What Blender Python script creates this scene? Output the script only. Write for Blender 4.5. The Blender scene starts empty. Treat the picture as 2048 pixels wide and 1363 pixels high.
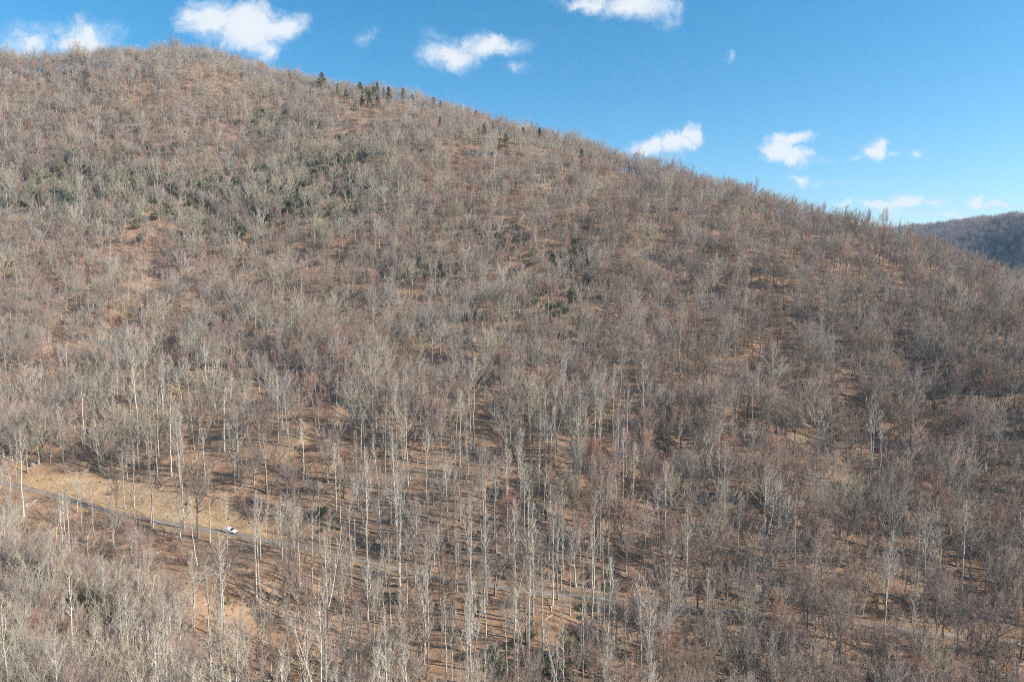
import bpy, math, random
import numpy as np
from mathutils import Vector

# ------------------------------------------------------------------ camera, sky, sun, exposure
scene = bpy.context.scene
R = math.radians
FPX, CX, CY = 1365.0, 1024.0, 681.5          # focal length and centre in photograph pixels (24 mm lens)
PITCH = R(5.09)
CAM = np.array([0.0, 0.0, 100.0])

cam_data = bpy.data.cameras.new('camera')
cam_data.sensor_width = 36.0
cam_data.lens = 36.0 * FPX / 2048.0
cam_data.clip_start = 0.5
cam_data.clip_end = 30000.0
cam = bpy.data.objects.new('camera', cam_data)
scene.collection.objects.link(cam)
cam.location = CAM
cam.rotation_euler = (R(90) - PITCH, 0, 0)
scene.camera = cam

SUN_AZ, SUN_EL = R(102), R(32)               # clockwise from the viewing direction; behind and to the right
SUNV = Vector((math.sin(SUN_AZ) * math.cos(SUN_EL), math.cos(SUN_AZ) * math.cos(SUN_EL), math.sin(SUN_EL)))

world = bpy.data.worlds.new('World')
scene.world = world
world.use_nodes = True
world.cycles.sampling_method = 'NONE'
sun_data = bpy.data.lights.new('sun', 'SUN')
sun_data.energy = 5.0
sun_data.angle = R(0.53)
sun_data.color = (1.0, 0.92, 0.82)
sun = bpy.data.objects.new('sun', sun_data)
scene.collection.objects.link(sun)
sun.rotation_euler = SUNV.to_track_quat('Z', 'Y').to_euler()
sun.location = (300, -100, 400)

scene.view_settings.view_transform = 'Standard'
scene.view_settings.look = 'None'
scene.view_settings.gamma = 1.0
scene.view_settings.exposure = 0.78
scene.view_settings.use_curve_mapping = False
scene.cycles.use_light_tree = False
scene.cycles.max_bounces = 4
scene.cycles.diffuse_bounces = 2
scene.cycles.glossy_bounces = 1
scene.cycles.transmission_bounces = 1
scene.cycles.volume_bounces = 0
scene.cycles.use_denoising = False
scene.cycles.use_adaptive_sampling = False
scene.cycles.debug_use_spatial_splits = True
scene.cycles.filter_width = 1.05
scene.cycles.caustics_reflective = False
scene.cycles.caustics_refractive = False


class N:
    """small helper for building node trees"""
    def __init__(self, tree):
        self.t = tree

    def new(self, kind, **kw):
        n = self.t.nodes.new(kind)
        for k, v in kw.items():
            setattr(n, k, v)
        return n

    def put(self, sock, v):
        if isinstance(v, bpy.types.NodeSocket):
            self.t.links.new(v, sock)
        elif v is not None:
            sock.default_value = v

    def math(self, op, a, b=None, c=None, clamp=False):
        n = self.new('ShaderNodeMath', operation=op, use_clamp=clamp)
        for s, v in zip(n.inputs, (a, b, c)):
            self.put(s, v)
        return n.outputs[0]

    def vmath(self, op, a, b=None, out=0):
        n = self.new('ShaderNodeVectorMath', operation=op)
        self.put(n.inputs[0], a)
        if b is not None:
            self.put(n.inputs[1], b)
        return n.outputs[out]

    def noise(self, vec, scale, detail=4.0, rough=0.55, dist=0.0, out='Fac'):
        n = self.new('ShaderNodeTexNoise')
        if vec is not None:
            self.put(n.inputs['Vector'], vec)
        self.put(n.inputs['Scale'], scale)
        self.put(n.inputs['Detail'], detail)
        self.put(n.inputs['Roughness'], rough)
        self.put(n.inputs['Distortion'], dist)
        return n.outputs[out]

    def mix(self, fac, a, b, mode='MIX'):
        n = self.new('ShaderNodeMix', data_type='RGBA', blend_type=mode)
        self.put(n.inputs[0], fac)
        self.put(n.inputs[6], a)
        self.put(n.inputs[7], b)
        return n.outputs[2]

    def ramp(self, fac, lo, hi):
        n = self.new('ShaderNodeMapRange', interpolation_type='SMOOTHSTEP')
        self.put(n.inputs['Value'], fac)
        n.inputs['From Min'].default_value = lo
        n.inputs['From Max'].default_value = hi
        return n.outputs[0]


def c4(c):
    return (c[0], c[1], c[2], 1.0)


def pix_ray(u, v):
    """photograph pixel -> world direction with unit forward component"""
    a, b = (u - CX) / FPX, (CY - v) / FPX
    cp, sp = math.cos(PITCH), math.sin(PITCH)
    return np.array([a, cp + b * sp, -sp + b * cp])


def build_world():
    nt = world.node_tree
    nt.nodes.clear()
    g = N(nt)
    sky = g.new('ShaderNodeTexSky', sky_type='NISHITA')
    sky.sun_disc = False
    sky.sun_elevation = SUN_EL
    sky.sun_rotation = SUN_AZ
    sky.altitude = 900
    sky.air_density = 1.0
    sky.dust_density = 1.6
    sky.ozone_density = 2.2
    hsv = g.new('ShaderNodeHueSaturation')
    hsv.inputs['Hue'].default_value = 0.487
    hsv.inputs['Saturation'].default_value = 1.4
    hsv.inputs['Value'].default_value = 1.0
    nt.links.new(sky.outputs[0], hsv.inputs['Color'])

    tc = g.new('ShaderNodeTexCoord')
    d = tc.outputs['Generated']
    sep = g.new('ShaderNodeSeparateXYZ')
    nt.links.new(d, sep.inputs[0])
    front = g.ramp(sep.outputs[1], 0.25, 0.45)
    yy = g.math('MAXIMUM', sep.outputs[1], 0.05)
    px = g.math('DIVIDE', sep.outputs[0], yy)
    pz = g.math('DIVIDE', sep.outputs[2], yy)
    cmb = g.new('ShaderNodeCombineXYZ')
    nt.links.new(px, cmb.inputs[0])
    nt.links.new(pz, cmb.inputs[2])
    p = cmb.outputs[0]
    # warp the outlines with two octaves of noise
    w1 = g.noise(p, 16.0, 5.0, 0.62, out='Color')
    w1 = g.vmath('SUBTRACT', w1, (0.5, 0.5, 0.5))
    w1 = g.vmath('MULTIPLY', w1, (0.085, 0.0, 0.05))
    pw = g.vmath('ADD', p, w1)
    # clouds: centre u, v, half width, half height, weight
    blobs = [
        (60, 92, 70, 34, .7), (168, 82, 62, 42, .95), (100, 60, 60, 22, .45), (40, 70, 40, 24, .4),
        (420, 42, 62, 36, 1.0), (498, 52, 78, 46, 1.15), (560, 48, 48, 26, .9), (530, 96, 40, 28, .75),
        (735, 82, 26, 20, .42), (752, 68, 16, 10, .4),
        (900, 108, 62, 28, .95), (985, 97, 68, 18, .95), (935, 86, 50, 20, .6), (870, 72, 44, 14, .35), (1035, 136, 26, 14, .4),
        (1180, 8, 62, 16, .85), (1270, 14, 74, 24, 1.0), (1330, 38, 30, 18, .45),
        (1460, 118, 18, 14, .45),
        (1300, 293, 38, 18, .95), (1352, 286, 40, 20, 1.1), (1388, 272, 20, 24, 1.05), (1340, 312, 56, 12, .4),
        (1560, 300, 36, 26, 1.15), (1592, 316, 34, 20, 1.15), (1585, 277, 44, 14, 1.05), (1616, 270, 16, 12, .9), (1640, 325, 24, 9, .4),
        (1748, 303, 24, 20, 1.05), (1760, 286, 14, 14, .8), (1720, 318, 28, 8, .45), (1790, 308, 26, 9, .5), (1834, 313, 22, 10, .65),
        (1596, 358, 28, 13, .75), (1660, 367, 70, 7, .38), (1730, 366, 40, 6, .3),
        (1770, 413, 46, 14, .95), (1815, 402, 38, 14, 1.1), (1870, 402, 30, 11, .7), (1690, 412, 26, 8, .7),
        (1958, 402, 26, 12, 1.1), (1992, 408, 32, 10, .95), (1900, 424, 120, 11, .55), (1820, 430, 110, 10, .5), (1720, 402, 40, 5, .3),
    ]
    total = None
    for (u, v, w, h, k) in blobs:
        r = pix_ray(u, v)
        cx, cz = r[0] / r[1], r[2] / r[1]
        q = g.vmath('SUBTRACT', pw, (cx, 0.0, cz))
        q = g.vmath('MULTIPLY', q, (FPX / (w * 1.45), 0.0, FPX / (h * 1.45)))
        ln = g.vmath('LENGTH', q, out=1)
        e = g.math('SUBTRACT', 1.0, ln, clamp=True)
        e = g.math('MULTIPLY', e, k)
        total = e if total is None else g.math('SMOOTH_MAX', total, e, 0.12)
    total = g.math('MULTIPLY', total, front)
    # the same kind of scattered fair-weather cloud in the rest of the sky
    inv = g.math('SUBTRACT', 1.0, g.ramp(sep.outputs[1], 0.1, 0.6))
    zz = g.math('ADD', g.math('MAXIMUM', sep.outputs[2], 0.0), 0.12)
    plane = g.new('ShaderNodeCombineXYZ')
    nt.links.new(g.math('DIVIDE', sep.outputs[0], zz), plane.inputs[0])
    nt.links.new(g.math('DIVIDE', sep.outputs[1], zz), plane.inputs[1])
    far = g.noise(plane.outputs[0], 1.3, 5.0, 0.55)
    far = g.math('MULTIPLY', g.ramp(far, 0.60, 0.78), inv)
    tex = g.noise(pw, 36.0, 7.0, 0.68, 0.8)
    dens = g.math('ADD', total, g.math('MULTIPLY', g.math('SUBTRACT', tex, 0.52), g.math('MULTIPLY', g.ramp(total, 0.02, 0.3), 0.95)))
    dens = g.ramp(dens, 0.02, 0.82)
    dens = g.math('MAXIMUM', dens, far)
    shade = g.noise(pw, 22.0, 3.0, 0.5)
    ccol = g.mix(g.ramp(g.math('ADD', g.math('MULTIPLY', dens, 0.5), g.math('MULTIPLY', shade, 0.6)), 0.35, 0.75),
                 (3.6, 4.5, 5.5, 1), (4.9, 5.1, 5.3, 1))
    col = g.mix(g.math('MULTIPLY', dens, 0.93), hsv.outputs[0], ccol)
    bg = g.new('ShaderNodeBackground')
    nt.links.new(col, bg.inputs[0])
    bg.inputs[1].default_value = 0.110
    out = g.new('ShaderNodeOutputWorld')
    nt.links.new(bg.outputs[0], out.inputs[0])


build_world()

# ------------------------------------------------------------------ helpers
COL = scene.collection
rng = np.random.default_rng(7)
random.seed(7)


def tag(o, label=None, cat=None, group=None, kind=None):
    if label: o['label'] = label
    if cat: o['category'] = cat
    if group: o['group'] = group
    if kind: o['kind'] = kind
    return o


def mesh_from(name, V, F, mats=(), fmat=None, smooth=False):
    me = bpy.data.meshes.new(name)
    V = np.asarray(V, dtype=np.float32).reshape(-1, 3)
    if isinstance(F, np.ndarray) and F.ndim == 2:
        k = F.shape[1]
        nf = F.shape[0]
        me.vertices.add(len(V))
        me.vertices.foreach_set('co', V.ravel())
        me.loops.add(nf * k)
        me.loops.foreach_set('vertex_index', F.astype(np.int32).ravel())
        me.polygons.add(nf)
        me.polygons.foreach_set('loop_start', np.arange(0, nf * k, k, dtype=np.int32))
        me.update(calc_edges=True)
    else:
        me.from_pydata([tuple(map(float, v)) for v in V], [], [tuple(map(int, f)) for f in F])
    for m in mats:
        me.materials.append(m)
    if fmat is not None:
        me.polygons.foreach_set('material_index', np.asarray(fmat, dtype=np.int32))
    if smooth:
        me.polygons.foreach_set('use_smooth', np.ones(len(me.polygons), dtype=bool))
    me.update()
    return me


def obj(name, me, parent=None, link=True):
    o = bpy.data.objects.new(name, me)
    if link:
        COL.objects.link(o)
    if parent is not None:
        o.parent = parent
    return o


def vnoise(x, y, seed):
    """smooth value noise on a lattice, -1..1"""
    xi, yi = np.floor(x).astype(np.int64), np.floor(y).astype(np.int64)
    fx, fy = x - xi, y - yi
    fx, fy = fx * fx * fx * (fx * (6 * fx - 15) + 10), fy * fy * fy * (fy * (6 * fy - 15) + 10)

    def h(a, b):
        n = (a * 374761393 + b * 668265263 + seed * 974711) & 0x7fffffff
        n = ((n ^ (n >> 13)) * 1274126177) & 0x7fffffff
        n = n ^ (n >> 16)
        return (n & 0xffff) / 32767.5 - 1.0
    a = h(xi, yi) * (1 - fx) + h(xi + 1, yi) * fx
    b = h(xi, yi + 1) * (1 - fx) + h(xi + 1, yi + 1) * fx
    return a * (1 - fy) + b * fy


def fbm(x, y, seed, octs=3):
    s, a = 0.0, 1.0
    for k in range(octs):
        s = s + a * vnoise(x * 2 ** k, y * 2 ** k, seed + k * 17)
        a *= 0.5
    return s

# ------------------------------------------------------------------ terrain: heights from a thin-plate fit through surveyed points
def at(u, v, d):
    r = pix_ray(u, v)
    return CAM + r * (d / r[1])


KEYS = {
    1363: [(0, 128), (300, 142), (500, 158), (1000, 165), (1300, 172), (1600, 176), (2048, 180)],
    1300: [(0, 140), (160, 146)],
    1200: [(500, 188), (1000, 192), (1500, 202), (2048, 205)],
    1150: [(0, 186), (250, 186)],
    900: [(-250, 262), (0, 262), (500, 258), (1000, 255), (1500, 255), (2048, 250)],
    750: [(0, 320), (500, 318), (1000, 302), (1500, 297), (2048, 285)],
    600: [(-250, 390), (0, 390), (500, 388), (1000, 365), (1500, 346), (1800, 342)],
    480: [(0, 445), (500, 440), (1000, 415), (1400, 400), (1650, 408)],
    350: [(-250, 515), (0, 515), (500, 505), (1000, 482), (1250, 490)],
    230: [(0, 600), (500, 578), (800, 575)],
}
ROADPX = [(-120, 930, 240), (60, 975, 235), (250, 1035, 228), (437, 1079, 222), (700, 1120, 214), (850, 1150, 206), (1000, 1172, 201),
          (1300, 1197, 200), (1600, 1234, 196), (1850, 1264, 192), (2150, 1305, 187)]
RIDGE = [(-300, 150, 690), (0, 137, 690), (200, 138, 690), (330, 126, 682), (400, 116, 672), (500, 148, 655), (640, 183, 650), (800, 207, 640), (1000, 268, 600),
         (1200, 317, 560), (1400, 387, 510), (1600, 456, 465), (1750, 496, 440), (1900, 548, 405), (2048, 606, 365), (2300, 690, 325)]
pts = []
for v, row in KEYS.items():
    for u, d in row:
        pts.append(at(u, v, d))
for k in ROADPX + RIDGE:
    pts.append(at(*k))
for (u, v, d) in RIDGE:
    p = at(u, v, d)
    pts.append(p + np.array([p[0] * .15, 120, -42]))
    pts.append(p + np.array([p[0] * .30, 270, -120]))
pts += [np.array(q, float) for q in [(-150, 35, 42), (0, 35, 12), (150, 35, 4), (260, 120, 6), (-260, 110, 60), (620, 300, 20), (620, 60, 0), (-620, 60, 80)]]
pts = np.array(pts)
S = 300.0


def tps_phi(r2):
    return np.where(r2 > 1e-12, 0.5 * r2 * np.log(np.maximum(r2, 1e-12)), 0.0)


def tps_fit(P, lam):
    n = len(P)
    X = P[:, :2] / S
    r2 = ((X[:, None] - X[None]) ** 2).sum(-1)
    A = np.zeros((n + 3, n + 3))
    A[:n, :n] = tps_phi(r2) + lam * np.eye(n)
    A[:n, n] = A[n, :n] = 1
    A[:n, n + 1:] = X
    A[n + 1:, :n] = X.T
    b = np.zeros(n + 3)
    b[:n] = P[:, 2]
    return X, np.linalg.solve(A, b)


TX, TW = tps_fit(pts, 0.0006)


def tps_eval(x, y):
    q = np.stack([x, y], -1) / S
    z = TW[-3] + q[:, 0] * TW[-2] + q[:, 1] * TW[-1]
    for i in range(len(TX)):
        z = z + TW[i] * tps_phi(((q - TX[i]) ** 2).sum(-1))
    return z


GX0, GX1, GY0, GY1, GS = -660.0, 660.0, 20.0, 960.0, 2.5
gx = np.arange(GX0, GX1 + .1, GS)
gy = np.arange(GY0, GY1 + .1, GS)
NX, NY = len(gx), len(gy)
MX, MY = np.meshgrid(gx, gy)
Z = tps_eval(MX.ravel(), MY.ravel()).reshape(NY, NX)
fade = np.clip((MY - 90) / 100, 0.25, 1)
Z = Z + fade * (2.6 * fbm(MX / 70, MY / 70, 3, 3) + 1.0 * fbm(MX / 17, MY / 17, 9, 3))
# shallow drainage folds running down the slope
fold = np.abs(vnoise(MX / 46 + 0.4 * vnoise(MX / 60, MY / 60, 5), MY / 210, 21))
Z = Z - 3.2 * fade * np.clip(1 - fold * 3.2, 0, 1) ** 1.5 * np.clip((MY - 230) / 80, 0, 1)


def height(x, y):
    x = np.asarray(x, float)
    y = np.asarray(y, float)
    fx = np.clip((x - GX0) / GS, 0, NX - 1.001)
    fy = np.clip((y - GY0) / GS, 0, NY - 1.001)
    i, j = fx.astype(int), fy.astype(int)
    a, b = fx - i, fy - j
    return (Z[j, i] * (1 - a) + Z[j, i + 1] * a) * (1 - b) + (Z[j + 1, i] * (1 - a) + Z[j + 1, i + 1] * a) * b


def hit(u, v, lo=90.0, hi=900.0):
    """where the sight line through a photograph pixel meets the ground"""
    r = pix_ray(u, v)
    t = np.arange(lo, hi, 0.5)
    P = CAM[None] + r[None] * (t / r[1])[:, None]
    below = P[:, 2] < height(P[:, 0], P[:, 1])
    if not below.any():
        return None
    k = int(np.argmax(below))
    p = P[k].copy()
    p[2] = float(height(p[0], p[1]))
    return p


def project(P):
    P = np.asarray(P, float) - CAM
    cp, sp = math.cos(PITCH), math.sin(PITCH)
    dep = P[..., 1] * cp - P[..., 2] * sp
    up = P[..., 1] * sp + P[..., 2] * cp
    return CX + FPX * P[..., 0] / dep, CY - FPX * up / dep, dep


# --- the paved road: a bench cut into the slope
def smooth_line(P, step=2.0, passes=6):
    P = np.asarray(P, float)
    seg = np.r_[0, np.cumsum(np.linalg.norm(np.diff(P[:, :2], axis=0), axis=1))]
    s = np.arange(0, seg[-1], step)
    Q = np.stack([np.interp(s, seg, P[:, k]) for k in range(3)], -1)
    for _ in range(passes):
        Q[3:-3] = sum(Q[3 + k:len(Q) - 3 + k] for k in range(-3, 4)) / 7
    return Q


def bench(line, half, soft, drop):
    """level the ground under a track; returns distance of every grid point to it"""
    global Z
    D = np.full(Z.shape, 1e9)
    T = np.zeros(Z.shape)
    x0, x1 = line[:, 0].min() - 40, line[:, 0].max() + 40
    y0, y1 = line[:, 1].min() - 40, line[:, 1].max() + 40
    m = (MX > x0) & (MX < x1) & (MY > y0) & (MY < y1)
    q = np.stack([MX[m], MY[m]], -1)
    best = np.full(len(q), 1e9)
    tz = np.zeros(len(q))
    for p in line:
        dd = np.hypot(q[:, 0] - p[0], q[:, 1] - p[1])
        k = dd < best
        best[k] = dd[k]
        tz[k] = p[2]
    D[m] = best
    T[m] = tz
    w = np.clip(1 - (D - half) / soft, 0, 1)
    w = w * w * (3 - 2 * w)
    Z = Z * (1 - w) + (T - drop) * w
    return D


road_line = smooth_line([at(*k) for k in ROADPX])
road_line[:, 2] = np.convolve(np.pad(height(road_line[:, 0], road_line[:, 1]), 20, mode='edge'), np.ones(41) / 41, 'valid')
ROAD_D = bench(road_line, 4.6, 7.0, 0.10)
track_px = [(1395, 552), (1430, 562), (1480, 577), (1530, 588), (1580, 597), (1640, 600), (1700, 594), (1770, 588)]
track_pts = [hit(*k, lo=250) for k in track_px]
track_line = smooth_line(track_pts, 2.0, 6)
track_line[:, 2] = np.convolve(np.pad(height(track_line[:, 0], track_line[:, 1]), 10, mode='edge'), np.ones(21) / 21, 'valid')
TRACK_D = bench(track_line, 3.6, 5.0, 0.08)

# --- bare cut bank / clearing above the road (polygon in photograph pixels dropped onto the slope)
def poly_mask(px, X, Y):
    P = [hit(*k) for k in px]
    P = [(p[0], p[1]) for p in P]
    inside = np.zeros(X.shape, bool)
    n = len(P)
    for i in range(n):
        (xa, ya), (xb, yb) = P[i], P[(i + 1) % n]
        c = ((ya > Y) != (yb > Y)) & (X < (xb - xa) * (Y - ya) / (yb - ya + 1e-12) + xa)
        inside ^= c
    return inside.astype(float)


def blur(A, n):
    for _ in range(n):
        A = (A + np.roll(A, 1, 0) + np.roll(A, -1, 0) + np.roll(A, 1, 1) + np.roll(A, -1, 1)) / 5
    return A


clear_px = [(20, 962), (60, 945), (150, 950), (230, 958), (330, 985), (400, 1005), (470, 1022), (530, 1056), (555, 1096), (470, 1084), (380, 1062), (300, 1042), (200, 1012), (110, 985)]
CLEAR = blur(poly_mask(clear_px, MX + 3 * vnoise(MX / 9, MY / 9, 31), MY + 3 * vnoise(MX / 9, MY / 9, 33)), 3)
VERGE = np.clip(1 - (ROAD_D - 2.2) / 3.2, 0, 1)
TRACKW = np.clip(1 - (TRACK_D - 1.5) / 3.0, 0, 1)


def grid_sample(A, x, y):
    fx = np.clip((np.asarray(x) - GX0) / GS, 0, NX - 1.001)
    fy = np.clip((np.asarray(y) - GY0) / GS, 0, NY - 1.001)
    return A[np.round(fy).astype(int), np.round(fx).astype(int)]


# ------------------------------------------------------------------ materials
def new_mat(name):
    m = bpy.data.materials.new(name)
    m.use_nodes = True
    m.node_tree.nodes.clear()
    return m, N(m.node_tree)


def finish(g, color, rough=0.9, normal=None, spec=0.2, metallic=0.0):
    b = g.new('ShaderNodeBsdfPrincipled')
    g.put(b.inputs['Base Color'], color)
    g.put(b.inputs['Roughness'], rough)
    b.inputs['Specular IOR Level'].default_value = spec
    b.inputs['Metallic'].default_value = metallic
    if normal is not None:
        g.put(b.inputs['Normal'], normal)
    o = g.new('ShaderNodeOutputMaterial')
    g.t.links.new(b.outputs[0], o.inputs[0])
    return b


def simple(name, color, rough=0.7, spec=0.3, metallic=0.0, var=0.12, scale=4.0):
    m, g = new_mat(name)
    geo = g.new('ShaderNodeTexCoord')
    n = g.noise(geo.outputs['Object'], scale, 4.0)
    k = tuple(x * (1 - var) for x in color), tuple(min(1, x * (1 + var)) for x in color)
    finish(g, g.mix(n, c4(k[0]), c4(k[1])), rough, None, spec, metallic)
    return m


def ground_material():
    m, g = new_mat('leaf_litter_ground')
    geo = g.new('ShaderNodeNewGeometry')
    P = geo.outputs['Position']
    big = g.noise(P, 0.028, 4.0, 0.6)
    mid = g.noise(P, 0.16, 5.0, 0.62)
    fine = g.noise(P, 1.1, 5.0, 0.7)
    tiny = g.noise(P, 5.0, 4.0, 0.75)
    a = g.mix(g.ramp(mid, 0.36, 0.64), c4((0.265, 0.158, 0.093)), c4((0.43, 0.275, 0.168)))
    a = g.mix(g.math('MULTIPLY', g.ramp(big, 0.42, 0.62), 0.75), a, c4((0.255, 0.175, 0.12)))
    a = g.mix(g.math('MULTIPLY', g.ramp(fine, 0.50, 0.70), 0.75), a, c4((0.095, 0.062, 0.042)))
    a = g.mix(g.math('MULTIPLY', g.ramp(tiny, 0.55, 0.75), 0.5), a, c4((0.50, 0.36, 0.26)))
    at1 = g.new('ShaderNodeAttribute', attribute_name='clearing')
    at2 = g.new('ShaderNodeAttribute', attribute_name='verge')
    soil = g.mix(g.ramp(mid, 0.35, 0.65), c4((0.38, 0.26, 0.145)), c4((0.50, 0.35, 0.215)))
    soil = g.mix(g.math('MULTIPLY', g.ramp(fine, 0.45, 0.64), 0.85), soil, c4((0.23, 0.155, 0.08)))
    soil = g.mix(g.math('MULTIPLY', g.ramp(tiny, 0.56, 0.78), 0.5), soil, c4((0.56, 0.43, 0.31)))
    cm = g.ramp(g.math('ADD', at1.outputs['Fac'], g.math('MULTIPLY', g.math('SUBTRACT', fine, 0.5), 0.8)), 0.3, 0.65)
    a = g.mix(cm, a, soil)
    grass = g.mix(g.ramp(mid, 0.45, 0.62), c4((0.31, 0.205, 0.11)), c4((0.18, 0.165, 0.07)))
    vm = g.ramp(g.math('ADD', at2.outputs['Fac'], g.math('MULTIPLY', g.math('SUBTRACT', fine, 0.5), 1.5)), 0.5, 1.1)
    a = g.mix(vm, a, grass)
    h = g.math('ADD', g.math('MULTIPLY', fine, 1.0), g.math('MULTIPLY', tiny, 0.35))
    bp = g.new('ShaderNodeBump')
    bp.inputs['Strength'].default_value = 0.9
    bp.inputs['Distance'].default_value = 0.55
    g.put(bp.inputs['Height'], h)
    finish(g, a, 0.95, bp.outputs[0], 0.1)
    return m


def bark_material(name, lo, hi, green=0.0, spread=0.25):
    """bark with lichen blotches, the tone drifting from tree to tree"""
    m, g = new_mat(name)
    tc = g.new('ShaderNodeTexCoord')
    oi = g.new('ShaderNodeObjectInfo')
    rnd = oi.outputs['Random']
    n = g.noise(tc.outputs['Object'], 1.4, 5.0, 0.65)
    c = g.mix(g.ramp(n, 0.3, 0.7), c4(lo), c4(hi))
    if green > 0:
        n2 = g.noise(tc.outputs['Object'], 0.6, 3.0, 0.6)
        c = g.mix(g.math('MULTIPLY', g.ramp(n2, 0.42, 0.6), green), c, c4((0.27, 0.29, 0.19)))
    k = g.math('ADD', g.math('MULTIPLY', rnd, spread * 2), 1.0 - spread)
    hs = g.new('ShaderNodeHueSaturation')
    g.put(hs.inputs['Color'], c)
    g.put(hs.inputs['Value'], k)
    g.put(hs.inputs['Saturation'], g.math('ADD', g.math('MULTIPLY', g.math('FRACT', g.math('MULTIPLY', rnd, 7.31)), 0.6), 0.7))
    finish(g, hs.outputs[0], 0.9, None, 0.15)
    return m


def leaf_material(name, lo, hi, spread=0.25):
    m, g = new_mat(name)
    oi = g.new('ShaderNodeObjectInfo')
    tc = g.new('ShaderNodeTexCoord')
    n = g.noise(tc.outputs['Object'], 1.1, 4.0, 0.6)
    c = g.mix(g.ramp(n, 0.3, 0.7), c4(lo), c4(hi))
    hs = g.new('ShaderNodeHueSaturation')
    g.put(hs.inputs['Color'], c)
    g.put(hs.inputs['Value'], g.math('ADD', g.math('MULTIPLY', oi.outputs['Random'], spread * 2), 1 - spread))
    finish(g, hs.outputs[0], 0.6, None, 0.3)
    return m


M = {}
M['ground'] = ground_material()
M['pale'] = bark_material('pale_bark', (0.33, 0.305, 0.26), (0.64, 0.60, 0.53), 0.25)
M['grey'] = bark_material('grey_bark', (0.23, 0.205, 0.175), (0.48, 0.44, 0.385), 0.3)
M['lichen'] = bark_material('lichen_bark', (0.29, 0.29, 0.205), (0.54, 0.54, 0.40), 0.7)
M['dark'] = bark_material('dark_bark', (0.11, 0.092, 0.075), (0.26, 0.225, 0.185), 0.2)
M['twig_grey'] = bark_material('grey_twigs', (0.25, 0.185, 0.152), (0.42, 0.325, 0.275), 0.12, 0.2)
M['twig_pale'] = bark_material('pale_twigs', (0.31, 0.248, 0.20), (0.50, 0.415, 0.34), 0.25, 0.2)
M['twig_red'] = bark_material('red_twigs', (0.26, 0.15, 0.12), (0.42, 0.265, 0.215), 0.0, 0.2)
M['twig_brown'] = bark_material('brown_twigs', (0.20, 0.14, 0.105), (0.34, 0.25, 0.19), 0.0, 0.2)
M['pine'] = leaf_material('pine_needles', (0.07, 0.105, 0.035), (0.19, 0.22, 0.075))
M['pine_y'] = leaf_material('yellowish_needles', (0.16, 0.165, 0.04), (0.34, 0.31, 0.10))
M['laurel'] = leaf_material('laurel_leaves', (0.085, 0.105, 0.045), (0.25, 0.265, 0.13), 0.35)


# ------------------------------------------------------------------ ground sheet
def build_ground():
    V = np.stack([MX.ravel(), MY.ravel(), Z.ravel()], -1)
    i = np.arange(NX - 1)[None] + np.arange(NY - 1)[:, None] * NX
    F = np.stack([i, i + 1, i + NX + 1, i + NX], -1).reshape(-1, 4)
    me = mesh_from('ground', V, F, [M['ground']], smooth=True)
    for nm, A in (('clearing', np.clip(CLEAR + TRACKW * 0.6, 0, 1)), ('verge', VERGE)):
        a = me.attributes.new(nm, 'FLOAT', 'POINT')
        a.data.foreach_set('value', A.astype(np.float32).ravel())
    o = obj('hillside_ground', me)
    tag(o, 'steep hillside floor of orange brown leaf litter', 'hillside', kind='structure')


build_ground()


def ribbon(name, line, half, lift, mat, crown=0.04):
    T = np.gradient(line[:, :2], axis=0)
    T /= np.linalg.norm(T, axis=1)[:, None] + 1e-9
    Nn = np.stack([-T[:, 1], T[:, 0]], -1)
    V = []
    offs = [-1.0, -0.5, 0.0, 0.5, 1.0]
    wob = half * (1 + 0.07 * vnoise(np.arange(len(line)) * 0.35, np.zeros(len(line)), 77))
    for k in offs:
        p = np.empty((len(line), 3))
        p[:, :2] = line[:, :2] + Nn * (k * wob)[:, None]
        p[:, 2] = line[:, 2] + lift + crown * (1 - abs(k))
        V.append(p)
    # skirts so that the slab has thickness
    for k in (-1.04, 1.04):
        p = np.empty((len(line), 3))
        p[:, :2] = line[:, :2] + Nn * (k * wob)[:, None]
        p[:, 2] = line[:, 2] + lift - 0.35
        V.append(p)
    order = [5, 0, 1, 2, 3, 4, 6]
    V = np.stack([V[k] for k in order], 1).reshape(-1, 3)
    w = len(order)
    F = []
    for a in range(len(line) - 1):
        for b in range(w - 1):
            F.append((a * w + b, (a + 1) * w + b, (a + 1) * w + b + 1, a * w + b + 1))
    return obj(name, mesh_from(name, V, np.array(F)[:, ::-1], [mat], smooth=True))


def road_material(name, a, b, worn):
    m, g = new_mat(name)
    geo = g.new('ShaderNodeNewGeometry')
    n = g.noise(geo.outputs['Position'], 0.5, 5.0, 0.65)
    n2 = g.noise(geo.outputs['Position'], 6.0, 4.0, 0.7)
    c = g.mix(g.ramp(n, 0.35, 0.65), c4(a), c4(b))
    c = g.mix(g.math('MULTIPLY', g.ramp(g.math('ADD', g.math('MULTIPLY', n2, .5), g.math('MULTIPLY', g.noise(geo.outputs['Position'], 0.12, 4.0, .6), .5)), 0.46, 0.60), 0.75), c, c4(worn))
    finish(g, c, 0.85, None, 0.25)
    return m


tag(ribbon('road', road_line, 1.6, 0.06, road_material('asphalt', (0.155, 0.135, 0.118), (0.24, 0.205, 0.18), (0.31, 0.22, 0.155))),
    'narrow grey paved road crossing the foot of the slope', 'road', kind='structure')
tag(ribbon('dirt_track', track_line, 1.5, 0.05, road_material('track_soil', (0.33, 0.22, 0.15), (0.44, 0.31, 0.22), (0.25, 0.16, 0.10))),
    'pale overgrown dirt track benched into the upper slope', 'track', kind='structure')

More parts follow.
